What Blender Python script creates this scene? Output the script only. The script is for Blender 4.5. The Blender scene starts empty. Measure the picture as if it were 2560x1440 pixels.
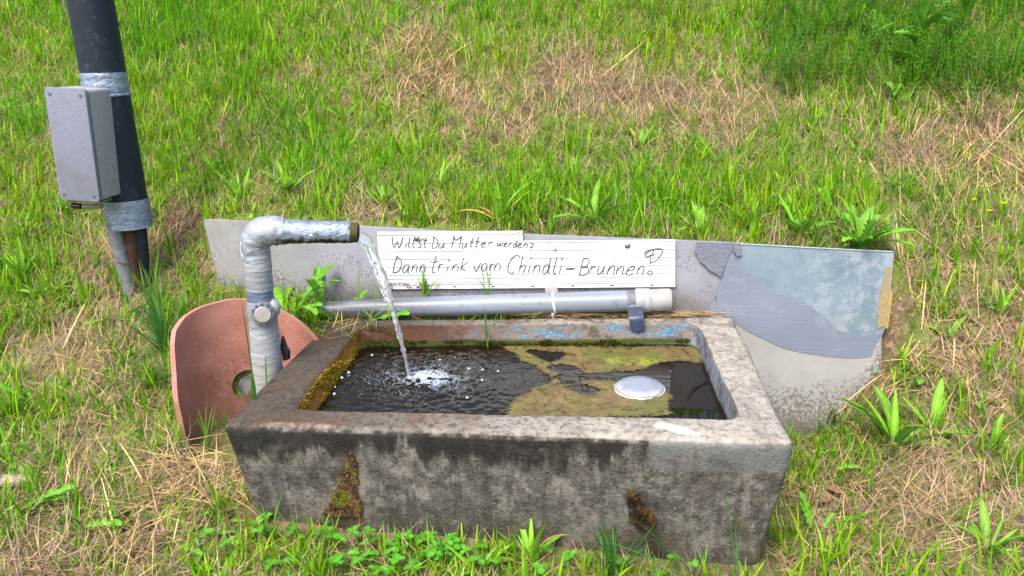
import bpy, bmesh, math, random
import numpy as np
from mathutils import Vector, Matrix, noise as mnoise

random.seed(7); rng = np.random.default_rng(11)
scene = bpy.context.scene
col = scene.collection
R_ = math.radians

# ------------------------------------------------------------------ camera
FPX = 1849.0                                   # focal length in photo pixels (2560 wide)
YAW, PITCH, ROLL = -0.1131, 0.3102, -0.0284
CAM = np.array([0.9954, -1.6931, 1.3083])
_cy, _sy = math.cos(YAW), math.sin(YAW)
FW = np.array([_sy*math.cos(PITCH), _cy*math.cos(PITCH), -math.sin(PITCH)])
RT = np.array([_cy, -_sy, 0.0]); UP = np.cross(RT, FW)
_c, _s = math.cos(ROLL), math.sin(ROLL)
RT, UP = _c*RT+_s*UP, -_s*RT+_c*UP
cam_d = bpy.data.cameras.new('camera'); cam = bpy.data.objects.new('camera', cam_d); col.objects.link(cam)
cam_d.sensor_width = 36.0; cam_d.lens = 36.0*FPX/2560.0
cam_d.clip_start = 0.05; cam_d.clip_end = 500
cam.matrix_world = Matrix(((RT[0], UP[0], -FW[0], CAM[0]), (RT[1], UP[1], -FW[1], CAM[1]),
                           (RT[2], UP[2], -FW[2], CAM[2]), (0, 0, 0, 1)))
scene.camera = cam

# ------------------------------------------------------------------ sky, sun, exposure
SUN_EL, SUN_AZ = R_(56), R_(200)               # azimuth clockwise from +y (behind the photographer, to the left)
world = bpy.data.worlds.new('World'); scene.world = world; world.use_nodes = True
wn = world.node_tree; wn.nodes.clear()
sky = wn.nodes.new('ShaderNodeTexSky'); sky.sky_type = 'NISHITA'; sky.sun_disc = False
sky.sun_elevation = SUN_EL; sky.sun_rotation = SUN_AZ
sky.air_density = 1.0; sky.dust_density = 5.0; sky.ozone_density = 1.0; sky.altitude = 500
bg = wn.nodes.new('ShaderNodeBackground'); bg.inputs[1].default_value = 0.115
wo = wn.nodes.new('ShaderNodeOutputWorld')
wn.links.new(sky.outputs[0], bg.inputs[0]); wn.links.new(bg.outputs[0], wo.inputs[0])
sun_d = bpy.data.lights.new('sun', 'SUN'); sun_d.energy = 1.5; sun_d.angle = R_(26); sun_d.color = (1, .95, .87)
sun = bpy.data.objects.new('sun', sun_d); col.objects.link(sun)
_dir = Vector((math.sin(SUN_AZ)*math.cos(SUN_EL), math.cos(SUN_AZ)*math.cos(SUN_EL), math.sin(SUN_EL)))
sun.rotation_euler = _dir.to_track_quat('Z', 'Y').to_euler(); sun.location = _dir*20
vs = scene.view_settings
vs.view_transform = 'Standard'; vs.look = 'None'; vs.gamma = 1; vs.exposure = 1.95; vs.use_curve_mapping = False

# ------------------------------------------------------------------ helpers
def ray(u, v): return FW + RT*(u-1280)/FPX - UP*(v-720)/FPX
def at_y(u, v, Y): d = ray(u, v); return CAM + d*(Y-CAM[1])/d[1]
def at_z(u, v, Z): d = ray(u, v); return CAM + d*(Z-CAM[2])/d[2]
def at_plane(u, v, p0, n): d = ray(u, v); return CAM + d*(np.dot(p0-CAM, n)/np.dot(d, n))
def to_px(P):
    d = np.asarray(P)-CAM; z = d@FW; z = np.where(z < .05, .05, z)
    return 1280+FPX*(d@RT)/z, 720-FPX*(d@UP)/z, z
def pxm(P, npx):                                # metres covered by npx photo pixels at point P
    return npx/FPX*float(np.dot(np.asarray(P)-CAM, FW))
def sm(x, a, b):
    t = np.clip((x-a)/(b-a), 0, 1); return t*t*(3-2*t)
def _h(ix, iy, s):
    n = (ix*374761393 + iy*668265263 + s*974634777) & 0x7fffffff
    n = ((n ^ (n >> 13))*1274126177) & 0x7fffffff
    return ((n ^ (n >> 16)) & 0xffff)/65535.0
def vn(x, y, s=0):                              # value noise 0..1
    x = np.asarray(x, float); y = np.asarray(y, float)
    ix = np.floor(x).astype(np.int64); iy = np.floor(y).astype(np.int64)
    fx = x-ix; fy = y-iy; fx = fx*fx*(3-2*fx); fy = fy*fy*(3-2*fy)
    a = _h(ix, iy, s); b = _h(ix+1, iy, s); c = _h(ix, iy+1, s); d = _h(ix+1, iy+1, s)
    return (a*(1-fx)+b*fx)*(1-fy)+(c*(1-fx)+d*fx)*fy
def fbm(x, y, s=0, o=4):
    t = 0; a = .5; n = 0
    for i in range(o): t = t+a*vn(x*2**i, y*2**i, s+i*17); n += a; a *= .5
    return t/n

def tag(o, label=None, cat=None, group=None, kind=None):
    if label: o['label'] = label
    if cat: o['category'] = cat
    if group: o['group'] = group
    if kind: o['kind'] = kind
    return o
def empty(name, loc=(0, 0, 0)):
    o = bpy.data.objects.new(name, None); col.objects.link(o); o.location = [float(a) for a in loc]
    o.empty_display_size = .05; return o
def link(name, me, parent=None, loc=None):
    o = bpy.data.objects.new(name, me); col.objects.link(o)
    if parent is not None:
        o.parent = parent
        o.matrix_parent_inverse = Matrix.Translation(parent.location).inverted()   # meshes are written in world space
    if loc is not None: o.location = loc
    return o
class MB:
    def __init__(s): s.v = []; s.f = []
    def add(s, vs, fs):
        k = len(s.v); s.v += [tuple(float(c) for c in p) for p in vs]; s.f += [tuple(k+i for i in f) for f in fs]; return s
    def box(s, c, e, M=None):
        c = np.array(c, float); e = np.array(e, float)/2
        P = [np.array((x, y, z))*e for x in (-1, 1) for y in (-1, 1) for z in (-1, 1)]
        if M is not None: P = [np.array(M @ Vector(p)) for p in P]
        return s.add([c+p for p in P], [(0, 1, 3, 2), (4, 6, 7, 5), (0, 4, 5, 1), (2, 3, 7, 6), (0, 2, 6, 4), (1, 5, 7, 3)])
    def tube(s, path, rad, n=16, cap=True, wob=None, a0=0.0, a1=None, ell=1.0):
        path = [np.array(p, float) for p in path]
        if np.isscalar(rad): rad = [rad]*len(path)
        vs = []; k = len(path); ref = None
        full = a1 is None; span = 2*math.pi if full else a1-a0
        m = n if full else n+1
        for i, p in enumerate(path):
            t = path[min(i+1, k-1)]-path[max(i-1, 0)]; t = t/(np.linalg.norm(t)+1e-9)
            if ref is None: ref = np.array((0, 0, 1.)) if abs(t[2]) < .8 else np.array((1., 0, 0))
            a = ref-t*np.dot(ref, t); a /= np.linalg.norm(a); ref = a; b = np.cross(t, a)
            for j in range(m):
                th = a0+span*j/n; r = rad[i]
                if wob: r = r*(1+wob(i, th, p))
                vs.append(p+(a*math.cos(th)+b*math.sin(th)*ell)*r)
        fs = []
        for i in range(k-1):
            for j in range(n if full else n):
                j2 = (j+1) % m if full else j+1
                fs.append((i*m+j, i*m+j2, (i+1)*m+j2, (i+1)*m+j))
        if cap and full: fs += [tuple(range(m))[::-1], tuple((k-1)*m+j for j in range(m))]
        return s.add(vs, fs)
    def lathe(s, c, prof, n=32, ax=None):       # prof: (radius, height) about +z, or about a given axis matrix
        vs = []; k = len(prof)
        for r, h in prof:
            for j in range(n):
                th = 2*math.pi*j/n; p = Vector((r*math.cos(th), r*math.sin(th), h))
                if ax is not None: p = ax @ p
                vs.append(np.array(c)+np.array(p))
        fs = [(i*n+j, i*n+(j+1) % n, (i+1)*n+(j+1) % n, (i+1)*n+j) for i in range(k-1) for j in range(n)]
        fs += [tuple(range(n))[::-1], tuple((k-1)*n+j for j in range(n))]
        return s.add(vs, fs)
    def prism(s, pts, off):                     # closed outline extruded by off
        n = len(pts); off = np.array(off, float)
        return s.add([np.array(p, float) for p in pts]+[np.array(p, float)+off for p in pts],
                     [tuple(range(n)), tuple(range(2*n-1, n-1, -1))]+[(i, i+n, (i+1) % n+n, (i+1) % n) for i in range(n)])
    def build(s, name, mat, parent=None, smooth=False, bevel=0, fix=True):
        me = bpy.data.meshes.new(name); me.from_pydata(s.v, [], s.f); me.materials.append(mat)
        if fix or bevel:
            bm = bmesh.new(); bm.from_mesh(me)
            if bevel:
                bmesh.ops.bevel(bm, geom=[e for e in bm.edges if e.calc_face_angle(0) > .6], offset=bevel, segments=2, affect='EDGES', profile=.6)
            bmesh.ops.recalc_face_normals(bm, faces=bm.faces); bm.to_mesh(me); bm.free()
        if smooth:
            me.polygons.foreach_set('use_smooth', [True]*len(me.polygons))
            try: me.set_sharp_from_angle(angle=R_(42))
            except Exception: pass
        return link(name, me, parent)
def fast(name, V, Q, mat, C=None, smooth=True):
    """big mesh from numpy arrays: V (n,3), Q (m,k) faces of one size, C (n,3) point colours"""
    me = bpy.data.meshes.new(name); V = np.ascontiguousarray(V, np.float32); Q = np.ascontiguousarray(Q, np.int32)
    me.vertices.add(len(V)); me.vertices.foreach_set('co', V.ravel())
    k = Q.shape[1]; me.loops.add(Q.size); me.loops.foreach_set('vertex_index', Q.ravel())
    me.polygons.add(len(Q)); me.polygons.foreach_set('loop_start', np.arange(0, Q.size, k, dtype=np.int32))
    if C is not None:
        at = me.color_attributes.new('Col', 'FLOAT_COLOR', 'POINT')
        at.data.foreach_set('color', np.concatenate([C, np.ones((len(C), 1))], 1).astype(np.float32).ravel())
    me.materials.append(mat); me.update(calc_edges=True)
    if smooth: me.polygons.foreach_set('use_smooth', np.ones(len(Q), bool))
    return me

# ------------------------------------------------------------------ materials
class NB:
    def __init__(s, name):
        s.m = bpy.data.materials.new(name); s.m.use_nodes = True; s.t = s.m.node_tree; s.t.nodes.clear()
        s.o = s.n('ShaderNodeOutputMaterial'); s.geo = s.n('ShaderNodeNewGeometry'); s.P = s.geo.outputs['Position']; s.Nn = s.geo.outputs['Normal']
        s.tc = s.n('ShaderNodeTexCoord')
    def n(s, t, **k):
        x = s.t.nodes.new(t)
        for a, b in k.items(): setattr(x, a, b)
        return x
    def put(s, sock, v):
        if isinstance(v, bpy.types.NodeSocket): s.t.links.new(v, sock)
        elif v is not None:
            if hasattr(sock.default_value, '__len__') and not hasattr(v, '__len__'): v = [v]*len(sock.default_value)
            if hasattr(sock.default_value, '__len__') and len(sock.default_value) == 4 and len(v) == 3: v = tuple(v)+(1,)
            sock.default_value = v
    def math(s, op, a, b=None, c=None, clamp=False):
        x = s.n('ShaderNodeMath', operation=op, use_clamp=clamp); s.put(x.inputs[0], a)
        if b is not None: s.put(x.inputs[1], b)
        if c is not None: s.put(x.inputs[2], c)
        return x.outputs[0]
    def scale(s, v, k):
        x = s.n('ShaderNodeVectorMath', operation='MULTIPLY'); s.put(x.inputs[0], v); s.put(x.inputs[1], k if hasattr(k, '__len__') else (k, k, k)); return x.outputs[0]
    def noise(s, scale, detail=4, rough=.55, vec=None, dist=0.0):
        x = s.n('ShaderNodeTexNoise'); s.put(x.inputs['Vector'], s.P if vec is None else vec); s.put(x.inputs['Scale'], scale)
        s.put(x.inputs['Detail'], detail); s.put(x.inputs['Roughness'], rough); s.put(x.inputs['Distortion'], dist); return x.outputs['Fac']
    def voro(s, scale, vec=None, feat='F1', out='Distance'):
        x = s.n('ShaderNodeTexVoronoi', feature=feat); s.put(x.inputs['Vector'], s.P if vec is None else vec); s.put(x.inputs['Scale'], scale); return x.outputs[out]
    def mr(s, v, a, b, lo=0., hi=1., smooth=True):
        x = s.n('ShaderNodeMapRange', interpolation_type='SMOOTHSTEP' if smooth else 'LINEAR')
        for i, q in enumerate((v, a, b, lo, hi)): s.put(x.inputs[i], q)
        return x.outputs[0]
    def ramp(s, f, stops):
        x = s.n('ShaderNodeValToRGB'); s.put(x.inputs[0], f); e = x.color_ramp.elements
        while len(e) < len(stops): e.new(.5)
        for q, (p, c) in zip(e, stops): q.position = p; q.color = tuple(c)+(1,)
        return x.outputs[0]
    def mix(s, f, a, b, blend='MIX'):
        x = s.n('ShaderNodeMix', data_type='RGBA', blend_type=blend); s.put(x.inputs[0], f); s.put(x.inputs[6], a); s.put(x.inputs[7], b); return x.outputs[2]
    def sep(s, v):
        x = s.n('ShaderNodeSeparateXYZ'); s.put(x.inputs[0], v); return x.outputs
    def bump(s, h, st=.4, d=.01, nrm=None):
        x = s.n('ShaderNodeBump'); s.put(x.inputs['Strength'], st); s.put(x.inputs['Distance'], d); s.put(x.inputs['Height'], h)
        if nrm is not None: s.put(x.inputs['Normal'], nrm)
        return x.outputs[0]
    def attr(s, name='Col'):
        x = s.n('ShaderNodeAttribute', attribute_name=name); return x.outputs['Color']
    def bsdf(s, base, rough=.6, metal=0., nrm=None, spec=.5, trans=0., ior=1.45, out=True, dim=.60, **kw):
        if out and trans < .9: base = s.mix(1.0, base, (dim, dim, dim), 'MULTIPLY')
        x = s.n('ShaderNodeBsdfPrincipled'); s.put(x.inputs['Base Color'], base); s.put(x.inputs['Roughness'], rough); s.put(x.inputs['Metallic'], metal)
        s.put(x.inputs['Specular IOR Level'], spec); s.put(x.inputs['Transmission Weight'], trans); s.put(x.inputs['IOR'], ior)
        for k, v in kw.items(): s.put(x.inputs[k], v)
        if nrm is not None: s.put(x.inputs['Normal'], nrm)
        if out: s.t.links.new(x.outputs[0], s.o.inputs[0])
        return x.outputs[0]
    def out(s, sh): s.t.links.new(sh, s.o.inputs[0]); return s.m

def simple(name, c, rough=.6, metal=0, var=.25, scale=30, bump=.2, spec=.5, dirt=None, dscale=8, dlo=.52, dhi=.66):
    b = NB(name); n1 = b.noise(scale, 6, .65); n2 = b.noise(scale*.2, 3)
    c2 = tuple(x*(1-var) for x in c); c3 = tuple(min(1, x*(1+var*.6)) for x in c)
    base = b.ramp(n1, [(.3, c2), (.7, c3)])
    if dirt is not None: base = b.mix(b.mr(b.noise(dscale, 7, .7), dlo, dhi, 0, .85), base, dirt)
    r = b.mr(n2, .3, .7, max(0, rough-.12), min(1, rough+.12))
    b.bsdf(base, r, metal, b.bump(n1, bump, .003), spec); return b.m
def leafmat(name, transl=.35, rough=.5, vary=0.25, spec=.3):
    b = NB(name); c = b.attr(); oi = b.n('ShaderNodeObjectInfo').outputs['Random']
    n = b.noise(14, 3); f = b.math('MULTIPLY_ADD', oi, vary, 1-vary*.5); f = b.math('MULTIPLY', f, b.mr(n, .25, .75, .82, 1.16))
    c2 = b.mix(1.0, c, c); hs = b.n('ShaderNodeHueSaturation'); b.put(hs.inputs['Color'], c2); b.put(hs.inputs['Value'], f); c2 = hs.outputs[0]
    p = b.bsdf(c2, rough, 0, None, spec, out=False); t = b.n('ShaderNodeBsdfTranslucent'); b.put(t.inputs[0], c2)
    m = b.n('ShaderNodeMixShader'); b.put(m.inputs[0], transl); b.t.links.new(p, m.inputs[1]); b.t.links.new(t.outputs[0], m.inputs[2])
    return b.out(m.outputs[0])
GRASS = leafmat('grass_blade', .48, .6, .0, .10)
LEAF = leafmat('leaf_green', .34, .45, .3, .22)
STRAW = leafmat('dry_straw', .15, .8, .0, .15)
MOSS = leafmat('moss_fibre', .25, .8, .0, .1)
PETAL = leafmat('petal_yellow', .3, .4, .05)

# ------------------------------------------------------------------ the ground
BX0, BX1 = -0.515, 2.07                         # retaining boards run between these
BP0 = np.array([-.515, 1.02, .5]); BP1 = np.array([2.07, .93, .5])
_bd = (BP1-BP0)/np.linalg.norm(BP1-BP0); BN = np.array([_bd[1], -_bd[0], .075]); BN /= np.linalg.norm(BN)   # faces the viewer, leans back a little
BU = np.array([_bd[0], _bd[1], 0]); BV = np.cross(BU, -BN); BV = BV if BV[2] > 0 else -BV
def yb(x): return BP0[1]+(x-BP0[0])*(BP1[1]-BP0[1])/(BP1[0]-BP0[0])
def board(u, v, off=0.0): return at_plane(u, v, BP0+BN*off, BN)
OUT = dict(FL=(-.001, .007), FR=(1.499, -.01), BR=(1.507, .923), BL=(.014, .826))
INN = dict(FL=(.163, .110), FR=(1.388, .120), BR=(1.372, .835), BL=(.145, .766))
RIM = .365; WATER_Z = .300
YS = [-60, -6, -3, -1, 0, .35, .6, .95, 1.2, 1.5, 2.5, 4, 7, 15, 80]
RS = [-.9, -.3, -.15, -.06, 0, .05, .15, .34, .49, .68, 1.28, 2.15, 3.6, 6.2, 20]
def in_foot(x, y, m=0.0):
    yfront = .007-.0113*x; yback = .826+.065*x
    return (x > 0-m) & (x < 1.503+m) & (y > yfront-m) & (y < yback+m)
def G(x, y, fine=True):
    x = np.asarray(x, float); y = np.asarray(y, float)
    xc = np.clip(x, -4, 5)
    z = .04-.05*xc+np.interp(y, YS, RS)
    z = z+.035*sm(x, 2.1, 3.0)*sm(y, -.2, .6)
    d = y-yb(x)
    span = sm(x, -.64, -.5)*(1-sm(x, 2.06, 2.22))
    z = z+span*sm(d, 0.012, .045)*.25*(1-sm(y, 1.0, 1.95))
    inside = (d < .03)
    strip = inside*sm(x, -.3, -.05)*(1-sm(x, 1.45, 1.53))*sm(y, .70, .82)
    z = z*(1-strip)+strip*(.325+.08*(1-sm(x, -.16, -.02)))
    # the dug-out corner on the right of the trough, below the sheet
    dig = (d < .02)*sm(x, 1.44, 1.5)*(1-sm(x, 1.85, 2.2))*sm(y, -.05, .35)
    z = z*(1-dig)+dig*(-.13+.12*sm(x, 1.72, 2.05))
    z = np.where((np.hypot(x+.098, y-.42) < .25) & (x < .0) & (y > .25), np.minimum(z, .07), z)
    z = np.where(in_foot(x, y, -.07), -.22, z)
    if fine:
        amp = .5+.5*sm(np.hypot(x-.75, y-.45), .6, 1.6)
        z = z+amp*(.055*(fbm(x*2.3, y*2.3, 3, 3)-.5)+.03*(vn(x*9, y*9, 9)-.5))
    return z
def spot(u, v):
    d = ray(u, v); ts = np.linspace(.8, 9, 400)
    for rep in range(2):
        P = CAM[None]+d[None]*ts[:, None]; hit = P[:, 2] <= G(P[:, 0], P[:, 1]); i = int(np.argmax(hit)) if hit.any() else len(ts)-1
        ts = np.linspace(ts[max(i-1, 0)], ts[i], 12)
    return CAM+d*ts[-1]
def axis(a, b, f0, f1, stepf, growth=1.18):
    mid = list(np.arange(f0, f1, stepf)); lo = []; h = stepf; x = f0
    while x > a: h *= growth; x -= h; lo.append(x)
    hi = []; h = stepf; x = mid[-1]
    while x < b: h *= growth; x += h; hi.append(x)
    return np.array(lo[::-1]+mid+hi)
gx = axis(-70, 70, -2.6, 4.2, .022); gy = axis(-50, 75, -.9, 3.8, .022)
XX, YY = np.meshgrid(gx, gy); ZZ = G(XX, YY)
nxg, nyg = len(gx), len(gy); idx = np.arange(nxg*nyg).reshape(nyg, nxg)
Q = np.stack([idx[:-1, :-1], idx[:-1, 1:], idx[1:, 1:], idx[1:, :-1]], -1).reshape(-1, 4)
b = NB('soil_and_thatch')
n1 = b.noise(9, 8, .7); n2 = b.noise(70, 5, .7); n3 = b.noise(1.7, 4, .6); st = b.noise(40, 4, .7, b.scale(b.P, (1, .3, 1)), .8)
base = b.ramp(n1, [(.28, (.05, .034, .022)), (.5, (.13, .088, .054)), (.72, (.24, .165, .10))])
base = b.mix(b.mr(st, .5, .62, 0, .6), base, (.38, .27, .155))
base = b.mix(b.mr(n3, .40, .58, 0, .75), base, (.13, .19, .03))
b.bsdf(base, .95, 0, b.bump(b.math('ADD', n2, n1), .8, .02), .1, dim=1)
ground = link('ground', fast('ground', np.stack([XX, YY, ZZ], -1).reshape(-1, 3), Q, b.m))
tag(ground, 'brown soil and cut grass thatch of the sloping bank', 'ground', kind='structure')
# ------------------------------------------------------------------ the concrete trough
def qloop(q, rad, inset=0.0, ns=46, nc=7):
    P = [np.array(q[k], float) for k in ('FL', 'FR', 'BR', 'BL')]
    c = sum(P)/4
    if inset:                                   # move every side inward by inset
        L = []
        for i in range(4):
            a, d = P[i], P[(i+1) % 4]; t = (d-a)/np.linalg.norm(d-a); nn = np.array((-t[1], t[0])); ins = inset[i] if hasattr(inset, '__len__') else inset
            L.append((a+nn*ins, t))
        Pn = []
        for i in range(4):
            (a, t), (d, s_) = L[i-1], L[i]; A = np.array([t, -s_]).T; k = np.linalg.solve(A, d-a); Pn.append(a+t*k[0])
        P = Pn
    out = []
    for i in range(4):
        p0, p1, p2 = P[i-1], P[i], P[(i+1) % 4]; r = rad[i] if hasattr(rad, '__len__') else rad
        d0 = (p0-p1)/np.linalg.norm(p0-p1); d2 = (p2-p1)/np.linalg.norm(p2-p1)
        a, e = p1+d0*r, p1+d2*r
        for j in range(nc):
            t = j/(nc-1); out.append((1-t)**2*a+2*t*(1-t)*p1+t*t*e)
        nr = rad[(i+1) % 4] if hasattr(rad, '__len__') else rad
        f = p2-d2*nr
        for j in range(1, ns): out.append(e+(f-e)*j/ns)
    return np.array(out)
rings = []
BOT = -.20; rad_o = (.035, .04, .03, .03); rad_i = (.05, .055, .06, .05)
for k in range(24):                             # outside, tapering downwards
    t = k/23; z = BOT+(.345-BOT)*t; ins = (.345-z)*.115
    rings.append((qloop(OUT, rad_o, ins if ins > 0 else 0), z))
for a in (20, 45, 70, 90):                      # rounded arris
    rings.append((qloop(OUT, rad_o, .020*(1-math.cos(R_(a)))), .345+.020*math.sin(R_(a))))
o_in = qloop(OUT, rad_o, .020); i_top = qloop(INN, rad_i, -.014)
for t in (.2, .4, .6, .8, 1): rings.append((o_in*(1-t)+i_top*t, .365))
for a in (25, 50, 75): rings.append((qloop(INN, rad_i, -.014+.014*math.sin(R_(a))), .365-.014*(1-math.cos(R_(a)))))
for k in range(12):
    t = k/11; z = .351-(.351-.02)*t; dz = .351-z
    rings.append((qloop(INN, rad_i, (dz*.25+.001, dz*.15+.001, min(dz, .05)*.85+max(0, dz-.05)*.2, min(dz, .06)*.35+max(0, dz-.06)*.25)), z))
nr_ = len(rings[0][0]); V = []
for li, (lp, z) in enumerate(rings):
    for (x, y) in lp:
        p = Vector((x, y, z)); nz = mnoise.fractal(p*5, 1, 2, 4)*.0045+mnoise.noise(p*34)*.0013
        w = mnoise.noise_vector(p*3)*.004
        zz = z+(nz if 20 <= li <= 34 else nz*.3)
        V.append((x+w.x+nz*.8, y+w.y-nz*.8, zz))
Fc = [(i*nr_+j, i*nr_+(j+1) % nr_, (i+1)*nr_+(j+1) % nr_, (i+1)*nr_+j) for i in range(len(rings)-1) for j in range(nr_)]
Fc.append(tuple((len(rings)-1)*nr_+j for j in range(nr_)))

b = NB('weathered_concrete')
X, Y, Z = b.sep(b.P)[:3]; NX, NY, NZ = b.sep(b.Nn)[:3]
big = b.noise(5, 6, .62); med = b.noise(22, 6, .7); fin = b.noise(130, 4, .7); blot = b.noise(11, 5, .6, None, .5)
base = b.ramp(med, [(.30, (.045, .041, .036)), (.46, (.13, .118, .104)), (.66, (.34, .315, .275))])
base = b.mix(b.mr(big, .42, .62, 0, .6), base, (.12, .105, .088))
base = b.mix(b.mr(fin, .53, .64, 0, .8), base, (.035, .032, .029))
base = b.mix(b.mr(b.voro(75), .16, .08, 0, .75), base, (.025, .022, .02))
base = b.mix(b.mr(b.noise(210, 2), .62, .72, 0, .6), base, (.5, .47, .42))
# front face: black lichen hanging from the arris in streaks, paler to the right
fr = b.mr(NY, -.35, -.6, 0, 1)
streak = b.noise(1, 5, .6, b.scale(b.P, (17, 1, 3.2)), .3); broad = b.noise(1, 3, .5, b.scale(b.P, (3.4, 1, 1)))
zt = b.math('MULTIPLY_ADD', streak, .24, b.math('MULTIPLY_ADD', broad, .15, .085)); zt = b.math('ADD', zt, b.mr(X, .95, 1.35, 0, .20))
edge = b.math('SUBTRACT', Z, zt); dk = b.mr(edge, -.025, .02, 0, 1)
dk = b.math('MULTIPLY', dk, b.mr(blot, .3, .5, .62, 1)); dk = b.math('MULTIPLY', dk, fr)
base = b.mix(b.math('MULTIPLY', b.mr(b.noise(9, 8, .78), .5, .60, 0, .7), fr), base, (.36, .325, .275))
front2 = b.mix(b.mr(b.noise(1, 5, .65, b.scale(b.P, (26, 1, 5))), .47, .62, 0, .55), base, (.062, .054, .047))
base = b.mix(fr, base, front2)
base = b.mix(b.math('MULTIPLY', dk, .9), base, b.ramp(fin, [(.3, (.012, .010, .010)), (.75, (.04, .036, .033))]))
# mortar repair, bluish, on the right of the front
rep = b.math('MULTIPLY', b.math('MULTIPLY', b.mr(X, 1.13, 1.17), b.mr(Z, .262, .29)), b.math('MULTIPLY', fr, b.mr(blot, .35, .55, .2, .8)))
xl = b.math('MULTIPLY_ADD', Z, .42, .228); nz_ = b.math('MULTIPLY', b.math('SUBTRACT', b.noise(30, 6, .75), .5), .09)
wm = b.math('MULTIPLY', b.mr(b.math('ADD', b.math('SUBTRACT', X, xl), nz_), -.035, .02), b.mr(b.math('ADD', X, b.math('MULTIPLY', nz_, .1)), .366, .356)); wm = b.math('MULTIPLY', b.math('MULTIPLY', wm, fr), b.mr(Z, .315, .26))
base = b.mix(b.math('MULTIPLY', wm, .8), base, b.ramp(med, [(.35, (.075, .042, .02)), (.6, (.20, .115, .05))]))
hx = b.math('ABSOLUTE', b.math('SUBTRACT', X, b.math('MULTIPLY_ADD', Z, -.35, 1.18))); wm2 = b.math('MULTIPLY', b.math('MULTIPLY', b.mr(b.math('ADD', hx, nz_), .045, .012), fr), b.mr(Z, .225, .19)); base = b.mix(b.math('MULTIPLY', wm2, .8), base, (.035, .024, .015))
base = b.mix(rep, base, (.20, .215, .21))
yl = b.math('MULTIPLY', b.mr(b.noise(17, 6, .7), .57, .66, 0, .7), b.mr(X, .95, 1.45)); base = b.mix(yl, base, (.20, .145, .035))
low = b.math('MULTIPLY', b.math('MULTIPLY', fr, b.mr(Z, .16, .05)), b.mr(blot, .35, .6, .1, .5)); base = b.mix(low, base, (.09, .08, .05))
# top of the rim
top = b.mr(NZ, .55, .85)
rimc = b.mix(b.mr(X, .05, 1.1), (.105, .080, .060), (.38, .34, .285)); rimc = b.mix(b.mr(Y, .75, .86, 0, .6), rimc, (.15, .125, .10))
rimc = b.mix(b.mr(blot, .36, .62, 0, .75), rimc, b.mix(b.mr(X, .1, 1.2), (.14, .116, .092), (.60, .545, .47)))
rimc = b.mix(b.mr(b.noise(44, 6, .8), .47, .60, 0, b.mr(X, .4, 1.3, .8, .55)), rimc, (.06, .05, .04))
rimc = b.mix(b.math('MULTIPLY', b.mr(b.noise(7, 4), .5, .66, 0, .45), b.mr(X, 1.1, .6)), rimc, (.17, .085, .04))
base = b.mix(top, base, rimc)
# pale highlight put into the colour along the front arris
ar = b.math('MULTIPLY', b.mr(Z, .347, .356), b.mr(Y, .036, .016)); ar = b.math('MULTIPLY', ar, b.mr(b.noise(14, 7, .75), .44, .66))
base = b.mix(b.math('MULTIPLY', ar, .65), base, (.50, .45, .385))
# blotch of white paint on the front rim
ex = b.math('MULTIPLY', b.math('SUBTRACT', X, 1.212), 17); ey = b.math('MULTIPLY', b.math('ADD', b.math('SUBTRACT', Y, .050), b.math('MULTIPLY', b.math('SUBTRACT', X, 1.212), .35)), 42)
er = b.math('SQRT', b.math('ADD', b.math('MULTIPLY', ex, ex), b.math('MULTIPLY', ey, ey))); er = b.math('ADD', er, b.math('MULTIPLY', b.math('SUBTRACT', b.noise(42, 5, .7), .5), 1.6))
base = b.mix(b.math('MULTIPLY', b.mr(er, 1.0, .86), b.mr(Z, .34, .35)), base, (.66, .62, .53))
# inner walls
inn = b.math('MULTIPLY', b.mr(Z, .362, .352), b.mr(Y, .11, .13))
il = b.math('MULTIPLY', b.math('MULTIPLY', inn, b.mr(NX, .25, .5)), b.mr(X, .4, .3))
base = b.mix(il, base, b.ramp(b.noise(26, 6, .7), [(.3, (.09, .08, .01)), (.45, (.24, .115, .02)), (.58, (.32, .155, .025)), (.72, (.13, .13, .014))]))
ib = b.math('MULTIPLY', b.math('MULTIPLY', b.mr(Z, .368, .356), b.mr(Y, .68, .72)), b.math('MULTIPLY', b.mr(NY, -.12, -.35), b.mr(Z, .29, .31)))
bw = b.mix(b.mr(X, .35, .85), (.13, .058, .032), (.23, .195, .165)); bw = b.mix(b.mr(med, .45, .62, 0, .7), bw, (.07, .055, .04))
bw = b.mix(b.mr(b.noise(1, 5, .65, b.scale(b.P, (13, 1, 44))), .50, .56, 0, 1), bw, b.mix(b.math('MULTIPLY', b.mr(X, .45, .72), b.mr(Z, .316, .332)), bw, b.ramp(fin, [(.40, (.11, .13, .14)), (.62, (.17, .36, .55))])))
bw = b.mix(b.mr(b.math('ADD', Z, b.math('MULTIPLY', b.math('SUBTRACT', med, .5), .03)), .322, .312), bw, (.055, .075, .012))
base = b.mix(ib, base, bw)
ir = b.math('MULTIPLY', b.math('MULTIPLY', inn, b.mr(NX, -.3, -.55)), b.mr(X, 1.1, 1.2))
rw = b.mix(b.mr(med, .4, .6), (.27, .285, .31), (.13, .13, .135)); rw = b.mix(b.mr(b.noise(1, 4, .6, b.scale(b.P, (1, 18, 60))), .62, .67), rw, (.10, .28, .50))
base = b.mix(ir, base, rw)
base = b.mix(b.math('MULTIPLY', b.mr(Z, .31, .29), b.mr(Y, .13, .17)), base, b.ramp(big, [(.3, (.028, .018, .008)), (.7, (.075, .048, .02))]))
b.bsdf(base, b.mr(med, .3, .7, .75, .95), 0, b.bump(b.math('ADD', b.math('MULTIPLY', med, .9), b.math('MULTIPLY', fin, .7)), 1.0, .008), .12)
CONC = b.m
trough = empty('water_trough', (.75, .45, 0)); tag(trough, 'long grey concrete water trough with black stained front, half full', 'trough')
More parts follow.
